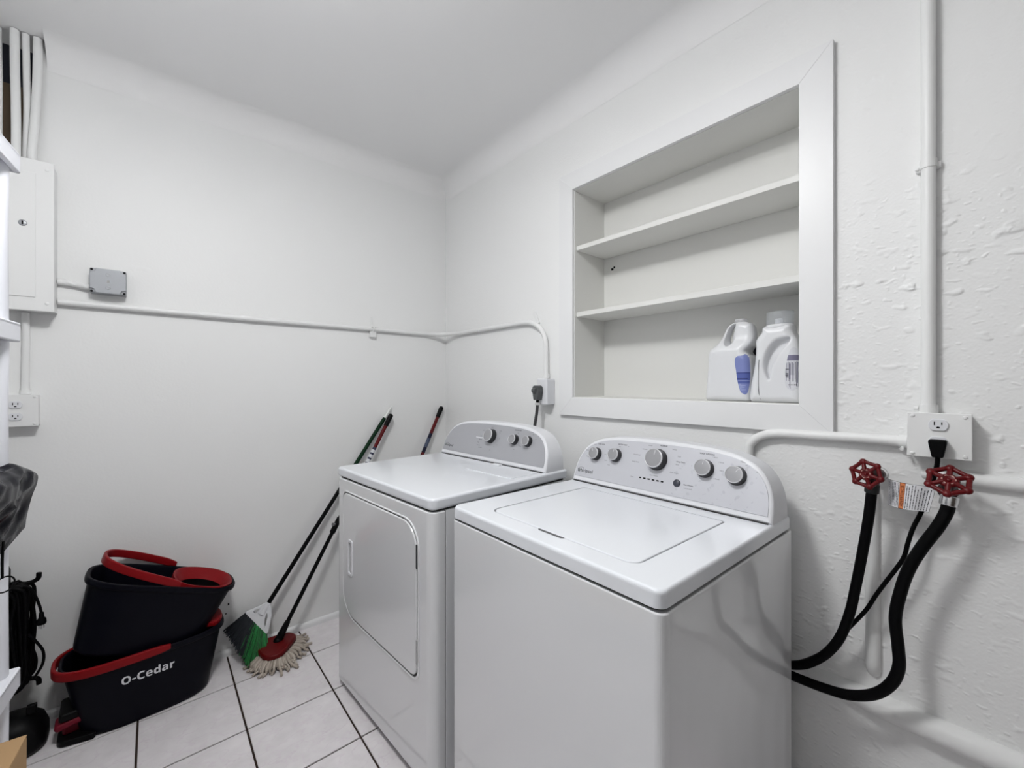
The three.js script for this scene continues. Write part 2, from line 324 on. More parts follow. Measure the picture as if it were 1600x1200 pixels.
// ---- washer
const WASH = { x: .6936, z: -.7428, turn: -.0101, w: .704, d: .683, h: .9166 };
{
  const t = thing('washing_machine', 'white top-loading washing machine with five console knobs and a closed flat lid', 'washing machine', [WASH.x, 0, WASH.z], WASH.turn);
  const W = WASH.w / 2, D = WASH.d, Hh = WASH.h, c = W + .003;
  const body = exUp(roundPoly([[-.001, -c, .022], [D + .003, -c, .008], [D + .003, c, .008], [-.001, c, .022]]), .853, .004); body.translate(0, .022, 0);
  obj('cabinet', body, mEnamel, t);
  const side = grid(70, 90, (u, v) => { const x = .026 + u * (D - .036), y = .030 + v * .838, e = Math.min(1, u * 12, (1 - u) * 12, v * 12, (1 - v) * 12); return [x, y, c + .0002 + e * (.0016 + .0020 * PN.noise(x * 5.5, y * 3.2, 4.1) + .0007 * PN.noise(x * 14, y * 7, 8.8))]; });
  obj('side_panel', side, mEnamel, t);
  obj('gasket', exUp(roundPoly([[.008, -W + .008, .02], [D - .006, -W + .008, .01], [D - .006, W - .008, .02], [.008, W - .008, .02]]), .012), mGap, t).position.y = .873;
  // deck with the lid opening
  const hole = roundPoly([[.060, -.238, .03], [.488, -.238, .012], [.488, .258, .012], [.060, .258, .03]]);
  const deckH = .034, outer = roundPoly([[0, -W, .022], [D, -W, .01], [D, W, .01], [0, W, .022]]);
  const deck = exUp(outer, deckH, .009, [], 5, [hole]); warp(deck, (x, y, z) => [x + (1 - y / deckH) * -.0015 * (x < .1 ? 1 : 0), y, z]); deck.translate(0, Hh - deckH, 0);
  const under = exUp(roundPoly([[.04, -.27, .02], [.52, -.27, .02], [.52, .29, .02], [.04, .29, .02]]), .010); under.translate(0, Hh - deckH - .001, 0);
  obj('deck', deck, mTop, t); obj('tub_opening', under, mGap, t);
  const lid = exUp(roundPoly([[.0645, -.2335, .026], [.483, -.2335, .009], [.483, .2535, .009], [.0645, .2535, .026]]), .020, .0035, [], 4);
  const ring = exUp(hole.map(([x, z]) => [.274 + (x - .274) * 1.006, .01 + (z - .01) * 1.006]), .004, 0, [roundPoly([[.0645, -.2335, .026], [.483, -.2335, .009], [.483, .2535, .009], [.0645, .2535, .026]])]); ring.translate(0, Hh - .0072, 0);
  obj('lid_seam', ring, std(.16, .16, .17, .7), t);
  lid.translate(0, Hh - .0192, 0); const lm = obj('lid', lid, mTop, t);
  obj('lid_grip', exUp(roundPoly([[.0535, -.024, .003], [.0625, -.034, .002], [.0625, .062, .002], [.0535, .052, .003]], 4), .004), std(.10, .10, .105, .7), lm).position.y = Hh - .0036;
  obj('lid_hinge', [box(.455, Hh - .004, .2555, .475, Hh - .0015, .2585), box(.435, Hh - .004, .2555, .445, Hh - .0015, .2585)], mGap, lm);
  // console
  const half = [[.350, 0], [.349, .035], [.342, .075], [.325, .112], [.298, .141], [.255, .162], [.20, .174], [.10, .181], [0, .182]];
  const con = new THREE.Group(); con.name = 'console'; con.position.set(.545, Hh - .0008, 0); t.add(con);
  obj('console_shell', consoleBody(half, .128), mPlasticW, con);
  obj('console_seam', [box(-.002, -.0003, -W + .012, .126, .0022, W - .012)], mGap, con);
  // the knobs' places in (z, y above the deck)
  const K = [[-.258, .108, .0235], [-.170, .114, .0235], [-.006, .121, .0345], [.155, .116, .0265], [.247, .110, .0265]];
  const tex = canvasTex(2048, 536, (g, w, h) => {
    const px = z => (z + .35) / .7 * w, py = y => h - y / .182 * h;
    g.fillStyle = '#d2d3d9'; g.fillRect(0, 0, w, h);
    applyLogo(g, px(-.330), py(.036), 46);
    const lab = (s, z, y, sz = 17, col, al, b) => txt(g, s, px(z), py(y), sz, col, al, b);
    lab('LOAD SIZE', -.243, .146, 18, '#4a4b52', 'center', true); lab('Auto', -.270, .141, 15); lab('Small', -.303, .118, 15); lab('Large', -.296, .096, 15);
    lab('WATER TEMP', -.150, .154, 18, '#4a4b52', 'center', true); lab('Hot', -.203, .130, 15); lab('Warm', -.213, .112, 15); lab('Cool', -.210, .092, 15); lab('Cold', -.193, .078, 15); lab('Tap', -.160, .146, 14); lab('+', -.125, .150, 26);
    lab('NORMAL', .010, .167, 19, '#4a4b52', 'center', true); lab('Casual', -.040, .163, 15); lab('Delicate', -.058, .149, 15); lab('Quick Wash', -.085, .128, 15); lab('Bulky Items', -.085, .104, 15);
    lab('Heavy', .048, .160, 15); lab('Soak', .068, .140, 16); lab('Deep Clean', .076, .124, 16, '#4a4b52', 'center', true); lab('Rinse', .066, .115, 14); lab('Drain & Spin', .060, .089, 15); lab('Clean Washer', -.008, .070, 15);
    lab('WASH OPTIONS', .155, .159, 18, '#4a4b52', 'center', true); lab('1 Rinse', .180, .152, 14); lab('2 Rinse', .200, .140, 14); lab('Fabric', .205, .117, 14); lab('2 Rinses', .193, .092, 14); lab('1', .113, .118, 16);
    lab('FINISH', .262, .150, 17, '#7a7b82', 'center', true); lab('On', .270, .142, 14); lab('Off', .300, .128, 14);
    lab('Start', -.088, .054, 15, '#5a5b62');
    lab('Start/Pause', .112, .060, 16, '#3a3b42', 'center', true); lab('hold to reset', .112, .050, 13);
    g.globalAlpha = .18; for (let i = 0; i < 60; i++) { g.fillStyle = '#9a9aa2'; g.beginPath(); g.ellipse(px(.06 + (i * .37 % 1) * .26), py(.02 + (i * .61 % 1) * .12), 3 + i % 5 * 3, 2 + i % 7 * 3, i, 0, 7); g.fill(); }
  });
  obj('control_panel', ...consolePanel(half, .012, .020, tex, .33, .25), con);
  for (const [z, y, r] of K) knob(con, -.002, y, z, r, r > .03 ? .026 : .021, [-.35, .12, .15, .1, .6][K.findIndex(q => q[0] === z)]);
  obj('button', orient(lathe([[0, .006], [.008, .0055], [.0115, .003], [.012, 0], [0, 0]], 28), NRM, [-.002 + LEAN * .060, .060, .075]), std(.055, .06, .08, .3), con);
  for (let i = 0; i < 6; i++) { const z = -.056 + i * .0162, y = .056; const g = box(-.0012, -.0022, -.0042, .001, .0022, .0042); g.rotateZ(-Math.atan(LEAN)); g.translate(-.0022 + LEAN * y, y, z); obj('indicator_light', g, mDark, con); }
  for (const [x, z] of [[.06, -.29], [.06, .29], [.62, -.29], [.62, .29]]) obj('foot', new THREE.CylinderGeometry(.02, .022, .022, 16).translate(x, .011, z), mDark, t);
}

// ---- dryer
const DRY = { x: .625, z: -1.4988, turn: .0628, w: .732, d: .67, h: .9335 };
{
  const t = thing('clothes_dryer', 'white clothes dryer with a front door and a grey console with three knobs', 'clothes dryer', [DRY.x, 0, DRY.z], DRY.turn);
  const W = DRY.w / 2, D = DRY.d, Hh = DRY.h, topH = .037;
  const shellH = Hh - topH - .006 - .028;
  const shell = exUp(roundPoly([[.055, -W + .002, .002], [D, -W + .002, .006], [D, W - .002, .006], [.055, W - .002, .002]], 4), shellH, .001); shell.translate(0, .028, 0);
  obj('cabinet', shell, mEnamel, t);
  // front panel wraps both corners; door opening is a groove round the door
  const doorO = roundPoly([[-.288, .838, .030], [.285, .838, .085], [.285, .345, .035], [-.288, .345, .105]], 10);
  const fp = exUp(roundPoly([[0, -W, .030], [.052, -W, .003], [.052, W, .003], [0, W, .030]], 8), shellH, .005); fp.translate(0, .028, 0);
  const front = obj('front_panel', fp, mEnamel, t);
  obj('toe_gap', box(.03, .001, -W + .02, D - .03, .030, W - .02), mGap, t);
  obj('gasket', exUp(roundPoly([[.010, -W + .010, .02], [D - .01, -W + .01, .01], [D - .01, W - .01, .01], [.010, W - .01, .02]]), .008), mGap, t).position.y = Hh - topH - .007;
  const dgap = exFront(doorO.map(([z, y]) => [z * 1.014, .5905 + (y - .5915) * 1.019]), .002, 0); dgap.translate(-.0006, 0, 0);
  const bead = exFront(doorO.map(([z, y]) => [z * 1.040, .5895 + (y - .5915) * 1.046]), .0046, .0018, [doorO.map(([z, y]) => [z * 1.016, .5900 + (y - .5915) * 1.023])], 3); bead.translate(-.0036, 0, 0);
  const handleHole = roundPoly([[-.236, .655, .010], [-.196, .655, .010], [-.196, .512, .010], [-.236, .512, .010]], 5);
  const door = new THREE.Group(); door.name = 'door'; t.add(door);
  obj('door_seam', dgap, std(.06, .06, .06, .8), door);
  obj('door_bead', bead, mEnamel, door);
  const dg = exFront(doorO, .010, .0042, [handleHole], 5); dg.translate(-.0052, 0, 0); obj('door_panel', dg, mEnamel, door);
  // recessed grip with a bright lip
  const grip = roundPoly([[-.238, .657, .011], [-.194, .657, .011], [-.194, .510, .011], [-.238, .510, .011]], 5), gin = roundPoly([[-.229, .645, .008], [-.203, .645, .008], [-.203, .522, .008], [-.229, .522, .008]], 5);
  const lip = exFront(grip, .006, .0022, [gin], 3); lip.translate(-.0085, 0, 0);
  const hd = obj('door_handle', lip, mPlasticW, door);
  obj('grip_pocket', grid(12, 10, (u, v) => { const s = Math.pow(Math.sin(Math.PI * u), .5); return [-.0052 + .0050 * s, .519 + v * .129, -.232 + u * .032]; }), phys(.72, .72, .73, .2, { metalness: .5 }), door);
  for (const [y0, y1] of [[.698, .775], [.392, .470]]) obj('hinge', box(-.0062, y0, .2835, .001, y1, .2915, .001), y0 > .5 ? std(.045, .045, .05, .5) : std(.42, .42, .43, .5), door);
  // top and console
  const top = exUp(roundPoly([[-.001, -W - .001, .025], [D, -W - .001, .01], [D, W + .001, .01], [-.001, W + .001, .025]]), topH, .009, [], 5); top.translate(0, Hh - topH, 0);
  obj('top', top, mTop, t);
  const lint = exUp(roundPoly([[.368, .060, .006], [.520, .060, .004], [.520, .335, .004], [.368, .335, .006]], 4), .004, .0018, [], 3); lint.translate(0, Hh - .0012, 0);
  const ls = obj('lint_screen', lint, mTop, t);
  obj('lint_grip', box(.492, Hh + .002, .085, .512, Hh + .009, .135, .003), mPlasticW, ls);
  const half = [[.360, 0], [.359, .030], [.346, .085], [.316, .130], [.272, .155], [.21, .169], [.10, .177], [0, .178]];
  const con = new THREE.Group(); con.name = 'console'; con.position.set(.532, Hh - .0008, 0); t.add(con);
  obj('console_shell', consoleBody(half, .125), mPlasticW, con);
  obj('console_seam', [box(-.002, -.0003, -W + .022, .12, .0022, W - .022)], mGap, con);
  const tex = canvasTex(2048, 506, (g, w, h) => {
    const px = z => (z + .36) / .72 * w, py = y => h - y / .178 * h;
    g.fillStyle = '#b3b4b9'; g.fillRect(0, 0, w, h); applyLogo(g, px(-.337), py(.040), 42);
    const lab = (s, z, y, sz = 16, col = '#5a5b60', al = 'center', b) => txt(g, s, px(z), py(y), sz, col, al, b);
    lab('Auto Dry', -.062, .136, 15); lab('Less', -.075, .110, 15); lab('Normal', -.073, .094, 15, '#4a4b50', 'center', true); lab('Energy', -.085, .080, 15); lab('More Dry', -.078, .068, 15); lab('Cool Down', -.062, .058, 15);
    lab('Timed', .050, .142, 15); lab('Dry', .050, .134, 15); lab('60', .056, .108, 15); lab('40', .048, .080, 15); lab('Off', .010, .054, 15); lab('Heavy', -.010, .154, 14); lab('20', .030, .070, 15);
    lab('TEMPERATURE', .160, .153, 17, '#44454a', 'center', true); lab('High', .165, .142, 14); lab('Low', .160, .073, 14); lab('Medium', .192, .090, 13);
    lab('SIGNAL', .252, .153, 17, '#44454a', 'center', true); lab('Off', .255, .142, 14); lab('On', .275, .125, 14);
    g.fillStyle = '#eeeeF2'; g.fillRect(px(-.108), py(.1035), 190, 10);
  });
  obj('control_panel', ...consolePanel(half, .013, .021, tex, .36, .25), con);
  knob(con, -.002, .114, -.002, .0315, .026); knob(con, -.002, .112, .153, .0225, .021); knob(con, -.002, .112, .234, .0225, .021);
}

// ---------------------------------------------------------------- electrical fittings on the far wall
function screwHead(x, y, z, dir, r = .004) { return orient(lathe([[0, .0022], [r * .6, .002], [r, .0008], [r, -.001], [0, -.001]], 14), dir, [x, y, z]); }
function faceOutline(r = .0172, flat = .0135) {                    // duplex receptacle face: a circle cut flat above and below
  const o = []; for (let k = 0; k < 40; k++) { const a = k / 40 * Math.PI * 2; o.push([r * Math.cos(a), Math.max(-flat, Math.min(flat, r * Math.sin(a)))]); } return o;
}
// a receptacle face seen facing +x; parts hang under the parent
function receptacle(parent, place, slotMat) {
  const f = exFront(faceOutline(), .004, .0012, [], 2); f.translate(-.004, 0, 0); const m = obj('receptacle', place(f), mPlasticW, parent);
  const a = exFront([[-.0074, -.001], [-.0052, -.001], [-.0052, .0075], [-.0074, .0075]], .0012); a.translate(-.0046, 0, 0);
  const b = exFront([[.0052, 0], [.0072, 0], [.0072, .007], [.0052, .007]], .0012); b.translate(-.0046, 0, 0);
  const c = exFront([[-.003, -.008], [.003, -.008], [.003, -.005], [0, -.0035], [-.003, -.005]], .0012); c.translate(-.0046, 0, 0);
  for (const g of [a, b, c]) obj('slot', place(g), slotMat, m);
}
{
  // breaker panel
  const t = thing('electrical_panel', 'white painted electrical panel with a hinged door on the far wall, under the thick cables', 'electrical panel', [-.465, 1.558, ZW + .001]);
  obj('panel_box', box(-.181, .004, 0, .181, .55, .080, .003), mPipe, t);
  obj('cover', box(-.183, 0, .080, .183, .555, .0895, .003), mPipe, t);
  const door = obj('panel_door', box(-.137, .05, .088, .137, .505, .0925, .0015), mPipe, t);
  obj('latch', orient(lathe([[0, .004], [.009, .0035], [.011, .001], [.011, 0], [0, 0]], 24), [0, 0, 1], [.106, .315, .0925]), mSteel, door);
  obj('latch_tab', box(.104, .309, .095, .108, .322, .099, .001), mDark, door);
  for (const [x, y] of [[.165, .03], [.165, .525], [-.165, .03], [-.165, .525]]) obj('screw', screwHead(x, y, .0895, [0, 0, 1], .006), mPipe, t);
}
{
  // bare steel junction box and its short armoured feed
  const t = thing('junction_box', 'bare grey steel junction box with clipped cover corners, on the far wall above the conduit', 'junction box', [-.139, 1.7035, ZW + .001]);
  const w = .0535, h = .049;
  obj('box_body', box(-w, -h, 0, w, h, .045, .004), mSteel, t);
  const cut = .018, o = [[-w + cut, -h], [w - cut, -h], [w - cut * .75, -h + cut * .75], [w, -h + cut], [w, h - cut], [w - cut * .75, h - cut * .75], [w - cut, h], [-w + cut, h], [-w + cut * .75, h - cut * .75], [-w, h - cut], [-w, -h + cut], [-w + cut * .75, -h + cut * .75]];
  const cv = new THREE.ExtrudeGeometry(shapeOf(o), { depth: .001, bevelEnabled: true, bevelThickness: .0025, bevelSize: .003, bevelOffset: -.003, bevelSegments: 3 }); cv.translate(0, 0, .0478);
  const c = obj('cover', cv, phys(.40, .415, .44, .45, { metalness: .25 }), t);
  for (const y of [-.026, .026]) obj('knockout', orient(lathe([[0, .0006], [.0052, .0006], [.0065, .0012], [.007, 0], [0, 0]], 20), [0, 0, 1], [0, y, .0513]), mSteel, c);
  obj('knockout', box(-.004, -.005, .0508, .004, .005, .0522, .0006), mChrome, c);
  for (const [x, y] of [[-w + .006, -h + .006], [w - .006, -h + .006], [-w + .006, h - .006], [w - .006, h - .006]]) obj('screw', screwHead(x, y, .0455, [0, 0, 1], .0042), mDark, t);
  const f = thing('conduit', 'short lumpy white feed pipe between the electrical panel and the grey junction box', 'pipe', [-.195, 1.683, ZW + .014], 0);
  const g = new THREE.TubeGeometry(new THREE.CatmullRomCurve3([V3(-.087, .004, 0), V3(-.05, .003, .001), V3(-.02, -.002, 0), V3(.001, -.004, 0)]), 40, .0115, 14);
  warp(g, (x, y, z) => { const n = 1 + .28 * PN.noise(x * 70, y * 90, z * 90); return [x, y * n, z * n]; });
  obj('pipe', g, mPipe, f);
}
{
  // two-receptacle surface box low on the far wall with its feed
  const t = thing('outlet_box', 'white surface outlet box with two receptacles on the far wall, beside the shelf post', 'outlet', [-.383, 1.192, ZW + .001]);
  obj('box_body', box(-.054, -.057, 0, .054, .057, .044, .004), mPipe, t);
  const cv = obj('cover_plate', box(-.056, -.059, .044, .056, .059, .0485, .002), mPipe, t);
  const R = new THREE.Matrix4().makeRotationY(Math.PI / 2);
  for (const y of [.022, -.022]) receptacle(cv, g => { g.applyMatrix4(R); g.translate(0, y, .0485); return g; }, mDark);
  for (const [x, y] of [[.046, .05], [.046, -.05], [-.046, .05], [-.046, -.05]]) obj('screw', screwHead(x, y, .0485, [0, 0, 1], .0045), mPipe, t);
  const f = thing('conduit', 'white vertical pipe from the electrical panel down to the two-receptacle outlet box', 'pipe', [-.365, 1.2515, ZW + .012]);
  obj('pipe', tube([[0, .0, 0], [0, .1, 0], [.002, .2, 0], [0, .306, 0]], .0105), mPipe, f);
  obj('connector', rod([0, .0, 0], [0, .018, 0], .0145), mPipe, f);
}
// service cables rising into the chase over the panel
{
  const C = [
    ['leftmost thick white cable above the electrical panel, left of the brown board', [[-.427, 2.10, .03], [-.427, 2.25, .030], [-.427, 2.40, .026], [-.431, 2.50, .012], [-.433, 2.597, .002]], .0105],
    ['thick white cable just right of the brown board, rising above the electrical panel', [[-.384, 2.114, .036], [-.3845, 2.22, .032], [-.386, 2.35, .029], [-.388, 2.46, .028], [-.389, 2.597, .026]], .0125],
    ['thinner white cable crossing behind, second from the right above the electrical panel', [[-.365, 2.114, .014], [-.363, 2.20, .013], [-.360, 2.32, .014], [-.361, 2.45, .018], [-.3625, 2.597, .022]], .0100],
    ['rightmost white cable above the electrical panel, bowed against the wall', [[-.345, 2.114, .038], [-.344, 2.17, .034], [-.339, 2.29, .026], [-.334, 2.43, .022], [-.332, 2.597, .022]], .0128]];
  C.forEach(([label, pts, r]) => { const m = obj('service_cable', tube(pts.map(([x, y, z]) => [x, y, ZW + z]), r, 60, 16), mPipe); m.userData = { label, category: 'cable' }; });
}
// long conduit: panel, along the far wall, round the corner, down to the dryer outlet
{
  const r = .0125, y = 1.6085, zA = ZW + r + .004, xB = XW - r - .004, yo = 1.318;
  const t = thing('conduit', 'long thin white pipe running along the far wall and bending down to the dryer outlet', 'pipe');
  obj('pipe', tube([[-.281, y, zA], [0, y - .001, zA], [.4, y - .001, zA], [.8, y + .001, zA], [1.20, y, zA], [1.335, y, zA + .008], [1.405, y - .001, zA + .055], [1.448, y, zA + .125], [xB, y, zA + .21], [xB, y, -1.95], [xB, y, -1.75], [xB, y - .001, -1.60], [xB, y - .012, -1.535], [xB, y - .045, -1.478], [xB, y - .095, -1.450], [xB, y - .16, -1.442], [xB, yo, -1.442]], r, 260, 16), mPipe, t);
  obj('coupling', rod([xB, y, -2.02], [xB, y, -1.985], r + .0022), mPipe, t);
  obj('connector', rod([xB, yo, -1.442], [xB, yo + .022, -1.442], r + .005), mPipe, t);
  const st = obj('strap', [box(.955, y + .010, ZW + .0005, .985, y + .017, ZW + .03, .002), box(.953, y - .046, ZW + .0005, .987, y - .012, ZW + .024, .002), tube([[.97, y + .014, ZW + .026], [.97, y, zA + r + .004], [.97, y - .014, ZW + .026]], .004)], mPipe, t);
  obj('hanger_tab', box(.964, y + .015, ZW + .0005, .971, y + .072, ZW + .004, .001), mPipe, t);
  obj('strap', (() => { const g = box(-.004, -.012, -.011, .004, .055, .011, .002); g.rotateX(-.5); g.translate(XW - .005, y - .004, -1.512); return g; })(), mPipe, t);
}
// dryer outlet, its plug and cord
{
  const t = thing('dryer_outlet', 'small white dryer outlet with a grey plug, at the foot of the curved pipe', 'outlet', [XW - .0005, 1.253, -1.432]);
  obj('box_body', box(-.055, -.063, -.035, 0, .063, .035, .006), mPlasticW, t);
  const c = cordOf(scene.getObjectByName('clothes_dryer'), [XW - .0565, 1.253, -1.440]);
  const mP = std(.085, .09, .092, .5);
  const pg = exFront(roundPoly([[-.017, .030, .012], [.017, .030, .012], [.021, .004, .01], [.012, -.040, .004], [-.012, -.040, .004], [-.021, .004, .01]], 5), .038, .006, [], 4); pg.translate(-.039, 0, 0);
  const pl = obj('plug', pg, mP, c);
  obj('plug_grip', rod([-.040, .006, -.010], [-.040, .006, .010], .012), mP, pl);
  obj('strain_relief', [rod([-.02, -.040, 0], [-.021, -.052, 0], .0075)], mBlackPl, c);
  obj('clip', box(-.029, -.064, -.010, -.013, -.052, .010, .002), std(.6, .6, .6, .4), c);
  const g = tube([[-.021, -.06, 0], [-.022, -.10, -.003], [-.026, -.16, -.012], [-.03, -.24, -.02], [-.03, -.42, -.02], [-.015, -.7, -.01], [-.012, -1.0, 0]], .0075, 60); warp(g, (x, y, z) => [x * 1, y, z * 1.0]);
  obj('cord', g, std(.05, .05, .052, .5), c);
}

// ---------------------------------------------------------------- pipes, outlet and valves on the right wall
{
  const r = .0135, x = XW - r - .003;
  const a = thing('conduit', 'tall straight white pipe running from the ceiling down into the square outlet box', 'pipe', [x, 0, -.112]);
  obj('pipe', rod([0, 1.222, 0], [0, 2.598, 0], r, r, 24), mPipe, a);
  obj('coupling', [rod([0, 1.825, 0], [0, 1.845, 0], r + .0022), box(.004, 1.822, -.024, .016, 1.838, .022, .003), screwHead(.002, 1.83, -.021, [-1, 0, 0], .004)], mPipe, a);
  obj('connector', [rod([0, 1.219, 0], [0, 1.239, 0], r + .004), rod([-.004, 1.229, -.018], [-.004, 1.229, -.026], .005)], mPipe, a);
  const b = thing('conduit', 'white pipe leaving the right outlet box and bending down behind the washer', 'pipe', [x, 0, 0]);
  obj('pipe', tube([[0, 1.143, -.150], [0, 1.143, -.24], [0, 1.141, -.34], [0, 1.139, -.43], [0, 1.130, -.478], [0, 1.105, -.513], [0, 1.065, -.525], [0, .9, -.525], [0, .3, -.525]], r, 120, 18), mPipe, b);
  obj('connector', [rod([0, 1.143, -.150], [0, 1.143, -.166], r + .003), rod([-.012, 1.128, -.158], [-.026, 1.126, -.158], .004)], mPipe, b);
}
{
  const t = thing('outlet_box', 'square white outlet box on the right wall with a black plug in its lower receptacle', 'outlet', [XW - .0005, 1.166, -.093]);
  obj('box_body', box(-.042, -.052, -.053, 0, .052, .053, .004), mPipe, t);
  const cv = obj('cover_plate', box(-.0475, -.054, -.055, -.042, .054, .055, .002), mPipe, t);
  receptacle(cv, g => { g.translate(-.0475, .026, 0); return g; }, mDark);
  receptacle(cv, g => { g.translate(-.0475, -.016, 0); return g; }, mDark);
  for (const [y, z] of [[.046, -.045], [.046, .044], [-.046, -.045], [-.046, .044]]) obj('screw', screwHead(-.0475, y, z, [-1, 0, 0], .0045), mPipe, t);
}
// water pipes: vertical bulge under the left valve, level one beyond the right valve, drain ledge near the floor
function pipeThing(label, pts, r, seg = 60) {
  const m = obj('water_pipe', tube(pts, r, seg, 18), mWallPipe); m.userData = { label, category: 'pipe' }; return m;
}
pipeThing('painted vertical pipe half sunk in the right wall below the left red valve', [[XW + .002, 1.02, -.222], [XW - .003, .98, -.222], [XW - .003, .8, -.221], [XW - .004, .62, -.219], [XW - .003, .53, -.219], [XW + .03, .50, -.219]], .016, 60);
pipeThing('painted level pipe on the right wall beyond the right red valve', [[XW + .01, 1.064, -.12], [XW - .004, 1.064, -.09], [XW - .006, 1.064, 0], [XW - .006, 1.064, .2], [XW - .006, 1.064, .845]], .016, 60);
pipeThing('thick painted drain pipe low on the right wall, below the loop of black hose', [[XW + .02, .434, -.36], [XW + .004, .434, -.26], [XW - .004, .434, -.2], [XW - .006, .434, 0], [XW - .006, .434, .5], [XW - .006, .434, .845]], .031, 80);

function handwheel(parent, R, lobes, axis, pos) {
  // cast rim with lobes, dished web with windows, hub ring
  const rimPts = []; for (let k = 0; k < 96; k++) { const a = k / 96 * Math.PI * 2; rimPts.push([R * (1 + .045 * Math.cos(lobes * a)) * Math.cos(a), 0, R * (1 + .045 * Math.cos(lobes * a)) * Math.sin(a)]); }
  const gs = [tube(rimPts, R * .16, 160, 10, true)];
  for (let k = 0; k < lobes; k++) { const a = k / lobes * Math.PI * 2; const s = new THREE.SphereGeometry(R * .275, 16, 12); s.scale(1, .8, 1); s.translate(R * 1.06 * Math.cos(a), 0, R * 1.06 * Math.sin(a)); gs.push(s);
    const q = a + Math.PI / lobes * 0; gs.push(rod([R * .3 * Math.cos(q), R * .1, R * .3 * Math.sin(q)], [R * .95 * Math.cos(q), 0, R * .95 * Math.sin(q)], R * .17, R * .15, 10)); }
  gs.push(lathe([[0, -R * .08], [R * .46, -R * .08], [R * .56, R * .02], [R * .46, R * .16], [R * .30, R * .18], [R * .28, R * .10], [0, R * .10]], 32));
  const w = obj('handwheel', orient(merge(gs), axis, pos), mRedIron, parent);
  obj('hub_ring', orient(lathe([[R * .30, R * .17], [R * .33, R * .205], [R * .37, R * .205], [R * .40, R * .16], [R * .30, R * .165]], 32), axis, pos), std(.55, .32, .28, .4), w);
  obj('stem_nut', orient(lathe([[0, R * .22], [R * .10, R * .22], [R * .13, R * .16], [R * .13, R * .09], [0, R * .09]], 6), axis, pos), mRedIron, w);
  return w;
}
function washerValve(label, y, z, R, axis, wheel, spout, hex) {
  const t = thing('hose_valve', label, 'valve', [XW - .0005, y, z], 0, 'red washer supply valves');
  const n = V3(...axis).normalize(), base = [wheel[0] - n.x * .042, wheel[1] - n.y * .042, wheel[2] - n.z * .042];
  obj('valve_body', [rod([0, base[1] - .004, base[2]], [base[0], base[1] - .004, base[2]], .013, .0135, 16), new THREE.SphereGeometry(.0185, 20, 14).translate(...base), rod(base, spout, .0135, .0125, 16)], mBrassDull, t);
  obj('flange', orient(lathe([[0, .004], [.016, .004], [.018, 0], [0, 0]], 24), [-1, 0, 0], [-.001, base[1] - .004, base[2]]), mWallPipe, t);
  obj('bonnet', orient(lathe([[0, .012], [.0135, .012], [.0135, .024], [.009, .030], [.006, .042], [0, .042]], 6), axis, base), mBrassDull, t);
  handwheel(t, R, 6, axis, wheel);
  return t;
}

washerValve('left red handwheel water valve on the right wall, feeding the straight black hose', 1.062, -.213, .0295, [-1, .16, -.30], [-.100, -.001, -.005], [-.086, -.028, .005]);
washerValve('right red handwheel water valve under the plugged outlet, feeding the long curved hose', 1.069, -.083, .0330, [-1, .95, .10], [-.098, 0, .010], [-.082, -.036, .010]);

function hose(label, pts, r, fit) {
  const t = thing('washer_hose', label, 'hose', [0, 0, 0], 0, 'black washer supply hoses');
  obj('hose', tube(pts, r, 140, 16), mHose, t);
  const p = pts[0], n = V3(...pts[0]).sub(V3(...pts[1])).normalize();
  obj('coupling', orient(lathe([[0, -.014], [r + .0012, -.014], [r + .0035, -.012], [r + .0035, .008], [r + .001, .010], [0, .010]], 20), n.toArray(), p), fit, t);
}
hose('straighter black washer hose dropping from the left red valve to behind the washer',
  [[1.389, 1.026, -.209], [1.389, 1.00, -.211], [1.392, .94, -.217], [1.396, .86, -.228], [1.40, .76, -.243], [1.40, .678, -.257], [1.40, .60, -.280], [1.400, .535, -.318], [1.399, .488, -.368], [1.398, .468, -.43], [1.398, .465, -.52]], .0115, std(.006, .010, .010, .5));
hose('long black washer hose curving from the right red valve into a low loop',
  [[1.393, 1.023, -.073], [1.390, .995, -.077], [1.385, .955, -.092], [1.38, .905, -.116], [1.376, .85, -.138], [1.374, .79, -.153], [1.373, .72, -.163], [1.374, .65, -.158], [1.376, .60, -.157], [1.379, .55, -.172], [1.382, .505, -.205], [1.386, .473, -.255], [1.392, .458, -.31], [1.40, .448, -.37], [1.413, .438, -.43], [1.418, .434, -.52]], .0125, mChrome);
{
  const t = cordOf(scene.getObjectByName('washing_machine'), [0, 0, 0]);
  const pg = exFront(roundPoly([[-.0165, .012, .005], [.0165, .012, .005], [.015, .0, .004], [.0095, -.030, .003], [-.0095, -.030, .003], [-.015, .0, .004]], 5), .024, .004, [], 4); pg.translate(XW - .0475 - .0005 - .004 - .0245, 1.146, -.093);
  obj('plug', pg, mHose, t);
  obj('cord', tube([[1.411, 1.118, -.093], [1.413, 1.10, -.094], [1.418, 1.075, -.098], [1.424, 1.03, -.108], [1.424, .98, -.121], [1.418, .935, -.136], [1.414, .896, -.145], [1.414, .860, -.152], [1.412, .825, -.167], [1.412, .790, -.184], [1.414, .745, -.205], [1.416, .70, -.224], [1.418, .66, -.246], [1.420, .615, -.272], [1.420, .570, -.298], [1.424, .52, -.335], [1.428, .475, -.385], [1.430, .455, -.44], [1.430, .45, -.52]], .0048, 160, 12), mHose, t);
}
